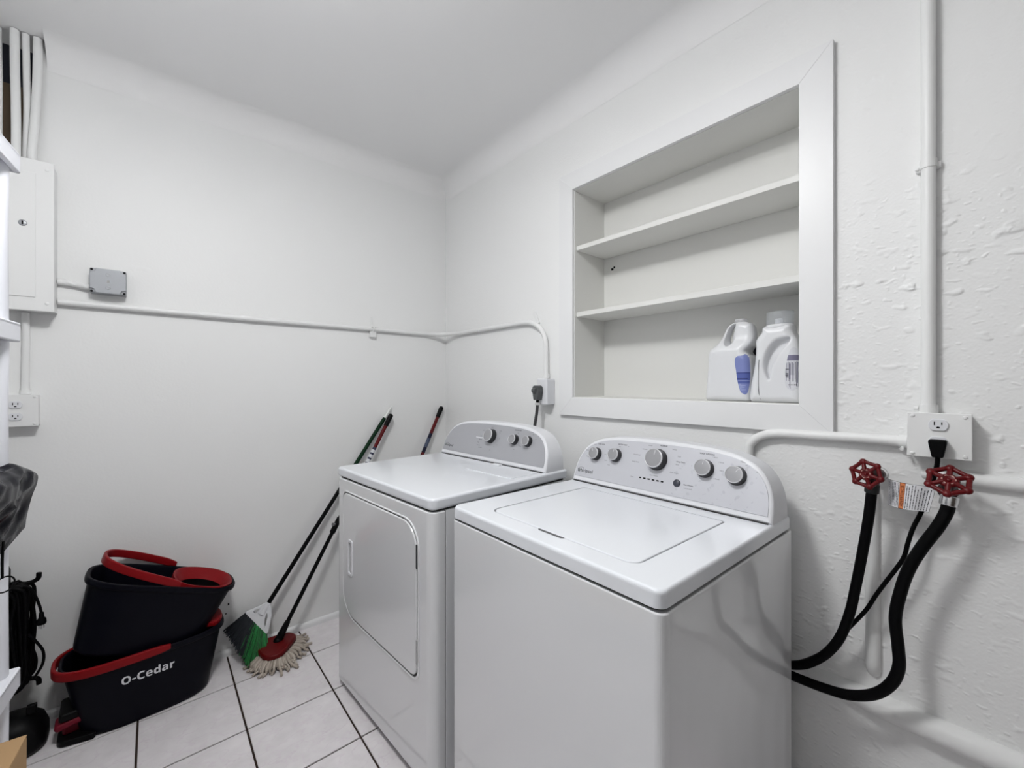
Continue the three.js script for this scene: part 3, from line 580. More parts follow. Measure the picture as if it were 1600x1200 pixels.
{
  // curled warning label folded round the cord
  const tex = canvasTex(512, 420, (g, w, h) => {
    g.fillStyle = '#e9e9ec'; g.fillRect(0, 0, w, h);
    g.fillStyle = '#e08a55'; g.fillRect(w * .29, 6, w * .115, h - 12); g.strokeStyle = '#6b2a14'; g.lineWidth = 5; g.strokeRect(w * .29, 6, w * .115, h - 12);
    g.save(); g.translate(w * .348, h * .5); g.rotate(-Math.PI / 2); g.fillStyle = '#5a1408'; g.font = 'bold 50px sans-serif'; g.textAlign = 'center'; g.textBaseline = 'middle'; g.fillText('ADVERTENCIA', 0, 2, h * .88); g.restore();
    g.fillStyle = '#22222a'; let s = 7; const R = () => (s = (s * 16807) % 2147483647) / 2147483647;
    const col = (x, lw, y0) => { let y = 16 + y0; while (y < h - 24) { const l = 8 + R() * 46; g.fillRect(x, y, lw, Math.min(l, h - 20 - y)); y += l + 5 + R() * 5; } };
    for (const x of [.04, .075, .115, .15, .185, .22, .255]) { g.fillStyle = '#5a5a6a'; col(w * x, 6, R() * 20); }
    for (const x of [.44, .49, .55, .61, .67, .735, .80, .86, .92]) { g.fillStyle = '#26262e'; col(w * x, 9, R() * 60); }
    g.strokeStyle = '#3a3a40'; g.lineWidth = 4; g.strokeRect(2, 2, w - 4, h - 4);
  });
  const m = obj('warning_tag', (() => {
    const f = (o) => (u, v) => { const z = -.182 + u * .088 - (1 - v) * .006 * u * 2, y = 0.983 + v * (.066 - .004 * u) + u * .003; const x = 1.392 - .012 * Math.sin(Math.PI * Math.min(1, u * 1.15)) + .024 * Math.pow(1 - u, 2.4) + o; return [x, y, z]; };
    const a = grid(24, 10, f(0)); const b = grid(24, 10, f(.0006)); return mergeGeometries([a, b]);
  })(), new THREE.MeshStandardMaterial({ map: tex, roughness: .45 }));
  m.userData = { label: 'curled white paper tag with an orange stripe and fine print on the washer cord', category: 'tag' };
}

// ---------------------------------------------------------------- detergent in the niche
// outline in (z, y) given thickness and softly rounded edges: a distance field, meshed
function sdPoly(p, x, y) {
  let d = 1e9, s = 1; const n = p.length;
  for (let i = 0, j = n - 1; i < n; j = i++) {
    const ex = p[j][0] - p[i][0], ey = p[j][1] - p[i][1], wx = x - p[i][0], wy = y - p[i][1], t = Math.max(0, Math.min(1, (wx * ex + wy * ey) / (ex * ex + ey * ey)));
    const bx = wx - ex * t, by = wy - ey * t; d = Math.min(d, bx * bx + by * by);
    const c1 = y >= p[i][1], c2 = y < p[j][1], c3 = ex * wy > ey * wx; if ((c1 && c2 && c3) || (!c1 && !c2 && !c3)) s = -s;
  }
  return s * Math.sqrt(d);
}
function patch(outline, at, nu = 14, nv = 24) {                      // printed label lying on a surface: rows between the outline's left and right edges
  const ys = outline.map(p => p[1]), y0 = Math.min(...ys) + 1e-4, y1 = Math.max(...ys) - 1e-4, zs = outline.map(p => p[0]), z0 = Math.min(...zs), z1 = Math.max(...zs);
  const span = y => { const c = []; for (let i = 0; i < outline.length; i++) { const a = outline[i], b = outline[(i + 1) % outline.length]; if ((a[1] <= y) !== (b[1] <= y)) c.push(a[0] + (b[0] - a[0]) * (y - a[1]) / (b[1] - a[1])); } return [Math.min(...c), Math.max(...c)]; };
  const g = grid(nu, nv, (u, v) => { const y = y0 + (y1 - y0) * v, [a, b] = span(y), z = a + (b - a) * u; return at(z, y); });
  const p = g.attributes.position, t = g.attributes.uv; for (let i = 0; i < p.count; i++) t.setXY(i, (p.getZ(i) - z0) / (z1 - z0), (p.getY(i) - y0) / (y1 - y0)); return g;
}
const face = (o, z, y, mid, h, r) => { const a = Math.max(0, sdPoly(o, z, y) + r); return mid - h + r - Math.sqrt(Math.max(0, r * r - Math.min(a, r) ** 2)); };
const rex = (d, x, h, r) => { const a = d + r, b = Math.abs(x) - h + r; return Math.min(Math.max(a, b), 0) + Math.hypot(Math.max(a, 0), Math.max(b, 0)) - r; };
const smin = (a, b, k) => { const h = Math.max(k - Math.abs(a - b), 0) / k; return Math.min(a, b) - h * h * k / 4; };
function sdfMesh(flat, solid, ctr, half, N = 96) {                  // flat(z, y) is evaluated once per column, solid(flatValues, x, z, y)
  const mc = new MarchingCubes(N, new THREE.MeshStandardMaterial(), false, false, 200000); mc.isolation = 0;
  const co = i => (i - N / 2) / (N / 2) * half;
  for (let k = 0; k < N; k++) for (let j = 0; j < N; j++) {
    const z = ctr[2] + co(k), y = ctr[1] + co(j), F = flat(z, y);
    for (let i = 0; i < N; i++) mc.field[i + j * N + k * N * N] = -solid(F, ctr[0] + co(i), z, y);
  }
  mc.update(); const n = mc.count, g = new THREE.BufferGeometry();
  g.setAttribute('position', new THREE.BufferAttribute(mc.positionArray.slice(0, n * 3), 3)); g.setAttribute('normal', new THREE.BufferAttribute(mc.normalArray.slice(0, n * 3), 3));
  g.setAttribute('uv', new THREE.BufferAttribute(new Float32Array(n * 2), 2)); g.scale(half, half, half); g.translate(...ctr); return g;
}
const NY = NI.y0 + .0022;
const mJug = phys(.80, .81, .83, .34, { clearcoat: .25, clearcoatRoughness: .3 });
function smoothLoop(pts, n = 90) { return new THREE.CatmullRomCurve3(pts.map(([a, b]) => V3(a, b, 0)), true, 'centripetal').getPoints(n).slice(0, -1).map(p => [p.x, p.y]); }
{
  const t = thing('detergent_jug', 'white jug with a loop handle and blue label, beside the clear-capped bottle in the niche', 'detergent bottle', [1.515, NY, -.614]);
  const o = smoothLoop([[-.078, .002], [-.080, .03], [-.074, .10], [-.070, .165], [-.065, .182], [-.048, .198], [-.033, .224], [-.018, .258], [-.002, .273], [.022, .277], [.046, .273], [.064, .265], [.070, .245], [.072, .213], [.064, .190], [.052, .172], [.066, .152], [.071, .12], [.071, .06], [.070, .02], [.066, .002], [.03, 0], [-.04, 0]], 130);
  const hole = smoothLoop([[.020, .268], [.006, .262], [-.006, .236], [-.010, .214], [-.004, .200], [.006, .214], [.016, .240]], 40);
  const up = smoothLoop([[.016, .270], [.046, .272], [.062, .263], [.068, .243], [.069, .213], [.060, .192], [.040, .182], [.010, .192], [.004, .22], [.010, .25]], 60);
  const g = sdfMesh((z, y) => [sdPoly(o, z, y), sdPoly(hole, z, y), sdPoly(up, z, y)], ([a, b, c], x, z, y) => {
    const wide = .0525 - .026 * THREE.MathUtils.smoothstep(y, .17, .235);   // narrower above the shoulder
    let d = rex(a, x - .0525, wide, .022); d = Math.max(d, -(b - .003 + .6 * Math.max(0, .012 - Math.abs(x - .0525) * .4) - .006)); d = smin(d, rex(c, x - .06, .036, .02), .008); return Math.max(d, -y + .001); }, [.0525, .142, -.003], .152, 104);
  obj('bottle', g, mJug, t);
  obj('cap', lathe([[0, .288], [.017, .288], [.019, .286], [.020, .268], [0, .268]], 28).translate(.058, 0, .024), phys(.9, .9, .92, .2, { transmission: .5, thickness: 0 }), t);
  const tex = canvasTex(256, 512, (c, w, h) => { c.fillStyle = '#7f8ac2'; c.fillRect(0, 0, w, h); c.fillStyle = '#5563a8'; c.fillRect(0, h * .45, w, h * .28); c.fillStyle = '#2c3470'; c.fillRect(0, h * .46, w, 8); c.fillRect(30, h * .6, w - 60, 10); c.fillStyle = '#c3cae8'; c.fillRect(20, h * .655, w - 20, 5); for (let i = 0; i < 9; i++) c.fillRect(30, h * (.74 + i * .02), 90 + (i * 37 % 90), 3); });
  const lb = patch(smoothLoop([[.028, .150], [.060, .160], [.0675, .14], [.0675, .05], [.060, .024], [.046, .030], [.036, .06], [.030, .10]], 60), (z, y) => [face(o, z, y, .0525, .0525, .022) - .0009, y, z]);
  obj('label', lb, new THREE.MeshStandardMaterial({ map: tex, roughness: .4 }), t);
}
{
  const t = thing('detergent_bottle', 'white bottle with a clear cap and side grip, in the niche corner beside the casing', 'detergent bottle', [1.485, NY, -.467]);
  const o = smoothLoop([[-.066, .003], [-.0665, .05], [-.060, .09], [-.053, .136], [-.051, .175], [-.051, .20], [-.046, .210], [-.034, .226], [-.030, .2425], [0, .2435], [.046, .2425], [.050, .226], [.056, .212], [.064, .195], [.071, .15], [.0755, .09], [.0765, .03], [.074, .003], [.03, 0], [-.03, 0]], 120);
  const rec = smoothLoop([[.047, .203], [.012, .197], [-.012, .166], [-.022, .130], [-.020, .102], [-.008, .074], [.000, .114], [.017, .152], [.046, .192]], 60);
  const g = sdfMesh((z, y) => [sdPoly(o, z, y), sdPoly(rec, z, y)], ([a, b], x, z, y) => { let d = rex(a, x - .045, .0455, .024); d = -smin(-d, rex(b, x, .026, .006), .010) ; return Math.max(d, -y + .001); }, [.045, .125, .004], .135, 104);
  obj('bottle', g, mJug, t);
  obj('seam', tube([[-.036, .138], [-.0375, .11], [-.038, .06], [-.036, .03], [-.034, .010]].map(([z, y]) => [face(o, z, y, .045, .0455, .024) - .0002, y, z]), .0010, 40, 6), std(.08, .08, .09, .6), t);
  obj('collar', lathe([[0, .250], [.0375, .250], [.0395, .247], [.0395, .241], [.036, .236], [0, .236]], 32).translate(.045, 0, .010), mJug, t);
  obj('spout', [rod([.045, .248, .010], [.040, .268, .008], .013, .010), box(.036, .250, -.002, .048, .270, .020, .004)], mPlasticW, t);
  obj('cap', lathe([[.0385, .250], [.0385, .288], [.037, .291], [0, .291], [0, .2895], [.0365, .2895], [.037, .288], [.037, .250], [.0385, .250]], 40).translate(.045, 0, .010), phys(.93, .94, .95, .12, { transmission: .88, thickness: 0, ior: 1.45 }), t);
  const tex = canvasTex(256, 512, (c, w, h) => { c.fillStyle = '#dcdde2'; c.fillRect(0, 0, w, h); let s = 11; const R = () => (s = (s * 16807) % 2147483647) / 2147483647; c.fillStyle = '#7d7a92'; c.fillRect(40, h * .18, w, h * .13); for (let x = 6; x < w; x += 5 + R() * 12) { c.fillStyle = ['#2a2840', '#6a6780', '#48465e'][Math.floor(R() * 3)]; const y = h * (.32 + R() * .06); c.fillRect(x, y, 3 + R() * 6, h * (.30 + R() * .28)); } c.fillStyle = '#15141f'; for (let i = 0; i < 5; i++) c.fillRect(14, h * (.60 + i * .022), 50, 7); c.fillRect(14, h * .5, 60, 9); for (let i = 0; i < 6; i++) c.fillRect(70 + i * 26, h * .86, 14, 12); });
  const lb = patch(smoothLoop([[.056, .172], [.066, .168], [.070, .10], [.070, .045], [.052, .04], [.040, .052], [.038, .09], [.042, .13]], 50), (z, y) => [face(o, z, y, .045, .0455, .024) - .0009, y, z]);
  obj('label', lb, new THREE.MeshStandardMaterial({ map: tex, roughness: .4 }), t);
}
{
  const t = thing('dark_bottle', 'small dark navy bottle mostly hidden between and behind the two white detergent bottles', 'bottle', [1.658, NY, -.563]);
  obj('bottle', lathe([[0, 0], [.024, 0], [.028, .004], [.028, .13], [.022, .155], [.015, .162], [0, .162]], 28), phys(.02, .025, .09, .3), t);
  obj('cap', lathe([[0, .214], [.021, .214], [.025, .209], [.026, .162], [0, .162]], 28), phys(.008, .009, .02, .4), t);
}

// ---------------------------------------------------------------- broom, string mop and spare mop in the corner
{
  const A = [.418, .215, -2.312], B = [1.084, 1.152, -2.373];
  const t = thing('broom', 'angled broom with dark and green bristles and a white clip, leaning on the far wall', 'broom', [0, 0, 0]);
  obj('handle', [rod(lerp(A, B, -.01), lerp(A, B, .62), .0105, .0105)], mBlackPl, t);
  obj('upper_handle', rod(lerp(A, B, .62), lerp(A, B, .932), .0108, .0108), phys(.003, .026, .009, .45, { specularIntensity: .25 }), t);
  obj('end_cap', [rod(lerp(A, B, .932), lerp(A, B, .955), .0112, .0105), rod(lerp(A, B, .955), lerp(A, B, .985), .0085, .006), rod(lerp(A, B, .985), lerp(A, B, 1.0), .006, .0045)], phys(.78, .80, .78, .35), t);
  obj('collar', [rod(lerp(A, B, -.035), lerp(A, B, .012), .0165, .0135)], mPlasticW, t);
  const CL = V3(.334, .199, -2.338), CR = V3(.411, .094, -2.282), PE = V3(...A), M = CL.clone().add(CR).multiplyScalar(.5);
  const e1 = CR.clone().sub(CL).normalize(), e2 = PE.clone().sub(M); e2.addScaledVector(e1, -e2.dot(e1)).normalize(); const e3 = e1.clone().cross(e2);
  const clipShape = shapeOf(roundPoly([[-.070, -.008, .004], [-.072, .008, .004], [-.047, .064, .02], [-.040, .088, .008], [-.012, .088, .008], [.022, .066, .02], [.072, .010, .006], [.070, -.008, .004]], 5));
  clipShape.holes.push(shapeOf(smoothLoop([[-.054, .024], [-.046, .050], [-.038, .058], [-.033, .045], [-.036, .022]], 24)), shapeOf(smoothLoop([[-.008, .064], [.012, .058], [.036, .030], [.052, .012], [.036, .012], [.010, .034]], 30)));
  const cg = new THREE.ExtrudeGeometry(clipShape, { depth: .010, bevelEnabled: true, bevelThickness: .005, bevelSize: .004, bevelOffset: -.004, bevelSegments: 3 }); cg.translate(0, 0, -.005);
  cg.applyMatrix4(new THREE.Matrix4().makeBasis(e1, e2, e3)); cg.translate(M.x, M.y, M.z);
  obj('clip', cg, mPlasticW, t);
  // bristles: two bundles nobody could count
  const TL = V3(.262, .128, -2.358), TM = V3(.337, .004, -2.215), TR = V3(.392, .004, -2.212);
  const bund = (s0, s1, n) => {
    const gs = [];
    for (let i = 0; i < n; i++) {
      const s = s0 + (s1 - s0) * rnd(), w = rr(-.011, .011);
      const a = CL.clone().lerp(CR, s).addScaledVector(e3, w);
      const q = s < .62 ? TL.clone().lerp(TM, s / .62) : TM.clone().lerp(TR, (s - .62) / .38);
      q.add(V3(rr(-.014, .014), rr(-.0, .014), rr(-.012, .012))).addScaledVector(e3, w * 1.6); q.y = Math.max(.003, q.y); q.z = Math.max(ZW + .004, q.z);
      const m = a.clone().lerp(q, .55).add(V3(rr(-.007, .007), rr(-.002, .012), rr(-.004, .009))); m.z = Math.max(ZW + .004, m.z);
      const c = new THREE.QuadraticBezierCurve3(a, m, q); gs.push(new THREE.TubeGeometry(c, 4, rr(.0011, .0017), 4, false));
    }
    return gs;
  };
  const hull = (s0, s1, k) => grid(10, 8, (u, v) => { const s = s0 + (s1 - s0) * u, a = CL.clone().lerp(CR, s), q = s < .62 ? TL.clone().lerp(TM, s / .62) : TM.clone().lerp(TR, (s - .62) / .38); const p = a.lerp(q, v * .93); p.y = Math.max(.006, p.y); return [p.x, p.y, Math.max(ZW + .006, p.z)]; });
  const d = obj('bristles', [...bund(0, .52, 620), hull(0, .53)], std(.014, .018, .024, .75), t); d.userData = { kind: 'stuff', label: 'dark grey bristles' };
  const gcol = [[.009, .17, .032], [.014, .27, .055], [.005, .09, .018]];
  const gm = gcol.map(c => std(...c, .55));
  for (const [i, n] of [[0, 330], [1, 200], [2, 160]]) { const e = obj('bristles', i === 0 ? [...bund(.40, 1, n), hull(.46, 1)] : bund(.44, 1, n), gm[i], t); e.userData = { kind: 'stuff', label: 'green bristles' }; }
}
{
  const A = [.452, .060, -2.246], B = [1.071, 1.107, -2.348];
  const t = thing('string_mop', 'mop with a red triangular plate and cream cotton strings, standing beside the broom', 'mop', [0, 0, 0]);
  const at = y => lerp(A, B, (y - A[1]) / (B[1] - A[1]));
  const ctr = [.452, -2.222], tri = roundPoly([[.352, -2.312, .05], [.585, -2.285, .055], [.388, -2.062, .055]], 10);
  const pg = exUp(tri.map(([x, z]) => [x - ctr[0], z - ctr[1]]), .022, .007, [], 4);
  warp(pg, (x, y, z) => { const r = Math.hypot(x, z) / .11; return [x, y + .016 * Math.max(0, 1 - r * r), z]; }); pg.translate(ctr[0], .034, ctr[1]);
  obj('plate', pg, phys(.12, .003, .004, .45, { specularIntensity: .35 }), t);
  const mS = [std(.46, .40, .34, .95), std(.38, .33, .28, .95), std(.52, .46, .40, .95)];
  const per = tri.length, N = 92; const lens = []; let tot = 0; for (let i = 0; i < per; i++) { const p = tri[i], q = tri[(i + 1) % per]; const l = Math.hypot(q[0] - p[0], q[1] - p[1]); lens.push(l); tot += l; }
  for (let k = 0; k < N; k++) {
    let s = (k + rr(-.25, .25)) / N * tot; s = (s + tot) % tot; let i = 0; while (s > lens[i]) { s -= lens[i]; i = (i + 1) % per; }
    const p = tri[i], q = tri[(i + 1) % per], f = s / lens[i], x = p[0] + (q[0] - p[0]) * f, z = p[1] + (q[1] - p[1]) * f;
    let dx = x - ctr[0], dz = z - ctr[1]; const dl = Math.hypot(dx, dz); dx /= dl; dz /= dl; const sw = rr(-.38, .38), L0 = k % 2 ? rr(.040, .062) : rr(.056, .080), L = L0 * (x < .43 ? .62 : .9), up = k % 2 ? .006 : 0;
    const ex = dx * Math.cos(sw) - dz * Math.sin(sw), ez = dx * Math.sin(sw) + dz * Math.cos(sw), zc = v => Math.max(ZW + .026, v);
    const pts = [[x - dx * .022, .034, zc(z - dz * .022)], [x + dx * .008, .034 + rr(-.003, .004), zc(z + dz * .008)], [x + dx * .02 + ex * L * .3, .018 + rr(0, .008), zc(z + dz * .02 + ez * L * .3)], [x + ex * L * .8, .0085 + up + rr(0, .003), zc(z + ez * L * .8)], [x + ex * L * 1.15 + rr(-.009, .009), .0068 + up, zc(z + ez * L * 1.15 + rr(-.006, .006))]];
    obj('strand', tube(pts, rr(.0046, .0066), 14, 7), mS[k % 3], t);
  }
  obj('pole_socket', [rod(A, at(.135), .019, .0125), new THREE.SphereGeometry(.021, 18, 12).translate(...A)], mBlackPl, t);
  obj('pole', rod(at(.125), at(.857), .0098), mBlackPl, t);
  const col = obj('lock_collar', rod(at(.505), at(.575), .0145, .0135), mBlackPl, t);
  { const c = at(.545); obj('collar_knob', rod([c[0] - .022, c[1] + .004, c[2] + .008], [c[0] - .002, c[1], c[2]], .009, .007), std(.16, .16, .17, .5), col); }
  obj('upper_pole', rod(at(.925), at(1.044), .0105), phys(.11, .006, .008, .45, { specularIntensity: .3 }), t);
  const sl = obj('pole_label', rod(at(.80), at(.925), .0108), phys(.012, .016, .06, .4), t);
  for (const y of [.905, .880, .855, .830]) obj('label_print', rod(at(y - .008), at(y + .008), .0112), std(.75, .76, .80, .5), sl);
  const g0 = at(1.044), g1 = at(1.100), g2 = at(1.107); obj('grip', [rod(g0, g1, .0135, .0140), new THREE.SphereGeometry(.0140, 16, 12).translate(...g1)], mBlackPl, t);
}
{
  const A = [.82, .03, -2.25], B = [1.428, 1.138, -2.368]; const at = y => lerp(A, B, (y - A[1]) / (B[1] - A[1]));
  const t = thing('spare_mop', 'mop with a dark grip and red pole, leaning in the room corner behind the dryer', 'mop', [0, 0, 0]);
  obj('pole', rod(at(.05), at(.862), .0105), phys(.10, .008, .010, .45, { specularIntensity: .3 }), t);
  obj('pole_label', rod(at(.862), at(.975), .0110), phys(.008, .010, .032, .45, { specularIntensity: .3 }), t);
  obj('label_print', rod(at(.893), at(.945), .0113), std(.05, .07, .13, .5), t);
  obj('upper_pole', rod(at(.975), at(1.075), .0107), phys(.11, .006, .008, .45, { specularIntensity: .3 }), t);
  obj('grip', [rod(at(1.075), at(1.131), .0135, .0145), new THREE.SphereGeometry(.0145, 16, 12).translate(...at(1.131))], mBlackPl, t);
  obj('mop_head', [box(.775, .004, -2.31, .955, .028, -2.19, .010), rod([.82, .02, -2.25], at(.09), .02, .013)], mBlackPl, t);
}

// ---------------------------------------------------------------- two nested spin-mop buckets
function ringPt(a, b, ph, n = 3.2) { const c = Math.cos(ph), s = Math.sin(ph), e = 2 / n; return [a * Math.sign(c) * Math.pow(Math.abs(c), e), b * Math.sign(s) * Math.pow(Math.abs(s), e)]; }
function loft(rings, seg = 80, n = 3.2) { return grid(seg, rings.length - 1, (u, v) => { const k = Math.min(rings.length - 1, Math.round(v * (rings.length - 1))), [a, b, y] = rings[k]; const p = ringPt(a, b, -u * Math.PI * 2, n); return [p[0], y, p[1]]; }); }
const BR = [[0, 0, 0], [.186, .102, 0], [.194, .109, .006], [.197, .111, .016], [.2185, .1195, .13], [.239, .1275, .238], [.243, .1285, .239], [.249, .132, .241], [.251, .1335, .247], [.250, .133, .259], [.247, .131, .262], [.241, .127, .262], [.2375, .1245, .258], [.234, .1225, .24], [.21, .113, .10], [.190, .105, .016], [.184, .101, .012], [0, 0, .012]];
function band(path, h, th) {                                        // upright strip swept along a path
  const n = path.length - 1, P = path.map(p => V3(...p)), gs = [];
  const sec = (i) => { const t = P[Math.min(n, i + 1)].clone().sub(P[Math.max(0, i - 1)]).normalize(), up = V3(0, 1, 0), s = t.clone().cross(up).normalize(); return [s, up]; };
  const K = 16; return grid(K, n, (u, v) => { const i = Math.round(v * n), [s, up] = sec(i), a = u * Math.PI * 2, e = .45, f = Math.min(1, Math.min(i, n - i) / 3 + .55); const c = Math.cos(a), d = Math.sin(a); const x = Math.sign(c) * Math.pow(Math.abs(c), e) * th / 2, y = Math.sign(d) * Math.pow(Math.abs(d), e) * h / 2 * f; const q = P[i].clone().addScaledVector(s, x).addScaledVector(up, y); return [q.x, q.y, q.z]; });
}
function bucketBody(t) { const b = obj('bucket_body', loft(BR), mNavy, t); return b; }
{
  const t = thing('mop_bucket', 'lower dark blue mop bucket on the floor with pale lettering and a red foot pedal', 'bucket', [-.015, 0, -2.252], .05, 'nested mop buckets');
  const b = bucketBody(t);
  const hp = []; for (let k = 0; k <= 48; k++) { const ph = Math.PI * (.46 + 1.08 * k / 48); const p = ringPt(.262, .1345, ph, 2.8); hp.push([p[0], .258 - .008 * Math.cos(ph + Math.PI), p[1]]); }
  obj('handle', band(hp, .032, .013), mRedPlastic, t);
  const tg = new TextGeometry('O-Cedar', { font, size: .0295, depth: .0012, curveSegments: 6, bevelEnabled: false }); tg.computeBoundingBox(); const bw = tg.boundingBox.max.x;
  warp(tg, (x, y, z) => { const X = (x / bw - .5) * .156 - .006, Y = .166 + y, f = (Y - .016) / (.238 - .016), a = .197 + (.239 - .197) * f, bb = .111 + (.1275 - .111) * f; return [X, Y, bb * Math.pow(Math.max(0, 1 - Math.pow(Math.abs(X) / a, 3.2)), 1 / 3.2) + z - .0002]; });
  obj('lettering', tg, std(.78, .79, .82, .5), b);
  // crescent of the spinner basket at the right end
  const cres = []; const inr = [];
  for (let k = 0; k <= 20; k++) { const ph = -.62 + 1.24 * k / 20; const p = ringPt(.246, .131, ph, 2.6); cres.push([p[0], p[1]]); const q = ringPt(.196, .10, ph, 2.2); inr.push([q[0], q[1]]); }
  const cg = exUp([...cres, ...inr.reverse()].map(([x, z]) => [x, z]), .020, .005, [], 3); cg.translate(0, .256, 0);
  obj('spinner_rim', cg, mRedPlastic, t);
  // splayed foot with a slot, and the pedal
  const foot = exUp(roundPoly([[-.250, -.045, .02], [-.15, -.06, .01], [-.15, .108, .01], [-.250, .080, .03]], 8), .022, .005, [smoothLoop([[-.238, .030], [-.212, .038], [-.209, .054], [-.232, .054]], 24)], 3); foot.translate(0, .001, 0);
  obj('foot', foot, mBlackPl, t);
  obj('pedal', [(() => { const g = new RoundedBoxGeometry(.085, .026, .070, 4, .012); g.rotateZ(.14); g.translate(-.214, .070, .040); return g; })(), box(-.238, .02, -.02, -.19, .07, .05, .01)], phys(.15, .004, .016, .4, { specularIntensity: .4 }), t);
  obj('pedal_boot', box(-.245, .082, -.045, -.19, .112, .075, .010), mBlackPl, t);
}
{
  const tilt = -20.2 * Math.PI / 180, rim = .262;
  const t = thing('mop_bucket', 'upper navy mop bucket with red handle and spinner basket, tipped inside the lower bucket', 'bucket', [.0435 - rim * Math.sin(-tilt), .4925 - rim * Math.cos(tilt), -2.251], 0, 'nested mop buckets');
  t.rotation.set(0, .02, tilt, 'YXZ');
  bucketBody(t);
  const hp = []; for (let k = 0; k <= 60; k++) { const u = k / 60, ph = Math.PI * (.5 + u); const p = ringPt(.256, .128, ph, 2.5); const x = .035 + p[0] * 1.0, lift = Math.max(0, -(p[0])) / .256; hp.push([x, .272 + .047 * lift, p[1]]); }
  obj('handle', band(hp, .030, .011), mRedPlastic, t);
  // spinner basket: sloping oval funnel with a dark drum
  const oc = [.128, 0], fr = [];
  const fun = grid(64, 8, (u, v) => { const ph = -u * Math.PI * 2, o = ringPt(.108, .124, ph, 2.4), i = ringPt(.078, .078, ph, 2); const s = v < .2 ? v / .2 * .12 : .12 + (v - .2) / .8 * .88; return [oc[0] + o[0] + (i[0] - o[0]) * s, .266 - (v < .2 ? 0 : .036 * (v - .2) / .8) + .002 * Math.sin(v * 3), o[1] + (i[1] - o[1]) * s]; });
  const sp = obj('spinner_funnel', [fun, grid(64, 2, (u, v) => { const p = ringPt(.108, .124, u * Math.PI * 2, 2.4); return [oc[0] + p[0], .266 - .022 * v, p[1]]; })], mRedPlastic, t);
  obj('spinner_drum', lathe([[0, .12], [.074, .125], [.078, .23], [.081, .232], [.081, .12], [0, .115]], 40).translate(oc[0], 0, 0), mBlackPl, sp);
}

// ---------------------------------------------------------------- plastic shelf unit at the left edge
const SH = { x: -.241, z: -1.525, turn: -.0921, tops: [1.838, 1.436, 1.030, .615, .21], len: .9, dep: .45 };
{
  const t = thing('shelf_unit', 'white moulded plastic shelf unit with round posts, at the room\'s left edge', 'shelf unit', [SH.x, 0, SH.z], SH.turn);
  const lip = (y) => [box(-SH.dep, y - .012, 0, 0, y, SH.len, .004), box(-.012, y - .046, 0, 0, y - .001, SH.len, .004), box(-SH.dep, y - .046, 0, -SH.dep + .012, y - .001, SH.len, .004), box(-SH.dep, y - .046, 0, 0, y - .001, .012, .004), box(-SH.dep, y - .046, SH.len - .012, 0, y - .001, SH.len, .004)];
  SH.tops.forEach((y, i) => {
    obj('shelf', lip(y), mResin, t);
    const below = i < 4 ? SH.tops[i + 1] : 0;
    for (const [x, z] of [[-.034, .034], [-SH.dep + .034, .034], [-.034, SH.len - .034], [-SH.dep + .034, SH.len - .034]])
      obj('post', lathe([[0, below + .001], [.0235, below + .001], [.0225, (below + y) / 2], [.0245, y - .013], [0, y - .013]], 28).translate(x, 0, z), mResin, t);
  });
}
{
  // glossy bin bag folded over the shelf's end corner
  const t = thing('plastic_bag', 'shiny black plastic bag drooping over the corner of the middle shelf', 'bag', [SH.x, 0, SH.z], SH.turn);
  const prof = smoothLoop([[-.30, .004], [-.30, .055], [-.20, .088], [-.10, .082], [-.02, .076], [.014, .064], [.026, .048], [.025, .024], [.016, -.015], [.008, -.06], [.005, -.085], [.0022, -.088], [.0022, -.045], [.0022, -.01], [-.002, .0022], [-.06, .0022], [-.2, .0022]], 80);
  const g = grid(prof.length, 44, (u, v) => {
    const [px, py] = prof[Math.round(u * prof.length) % prof.length], zz = -.004 + v * .40, e = Math.min(1, v * 9, (1 - v) * 9);
    const n = fbm(px * 6 + 3, py * 8, zz * 6, 2) - .35 * Math.abs(PN.noise(px * 13, py * 16 + 2, zz * 15 + py * 20)) - .18 * Math.abs(PN.noise(px * 30, py * 34 + 7, zz * 30 - py * 24));
    const out = py > .012 || px > .003 ? 1 : 0, sag = -.10 * Math.max(0, 1 - Math.abs(v - .3) * 3) * (px > 0 && py < .03 ? .2 : 0);
    const k = out * .040 * n * e, kx = px > .0 ? Math.max(.0022, px + k) : px;
    return [kx, SH.tops[2] + (py > .004 ? Math.max(.003, py * (.72 + .28 * Math.min(1, .3 + e)) + (px < .0 ? k : 0)) : py) + sag, zz];
  });
  obj('bag', g, phys(.0025, .0025, .007, .22, { ior: 1.16, clearcoat: .12, clearcoatRoughness: .1 }), t);
  const st = obj('strap', tube([[.006, SH.tops[2] - .080, .124], [.005, SH.tops[2] - .12, .126], [.0045, SH.tops[2] - .160, .124]], .0024, 24, 8), mBlackPl, t);
  const ri = new THREE.TorusGeometry(.0165, .0016, 10, 36); ri.rotateY(Math.PI / 2 - .8); ri.translate(.006, SH.tops[2] - .176, .118); obj('ring', ri, mBlackPl, st);
}
{
  const mC = std(.43, .27, .13, .85), t = thing('cardboard_box', 'brown cardboard box standing out over the bottom shelf of the white unit', 'box', [SH.x, SH.tops[4] + .001, SH.z], SH.turn);
  obj('carton', box(-.24, 0, .090, .032, .282, .46, .003), mC, t);
  obj('flap', [box(-.24, .2825, .090, .032, .2855, .273, .001), box(-.24, .2825, .277, .032, .2855, .46, .001)], std(.47, .30, .15, .85), t);
}

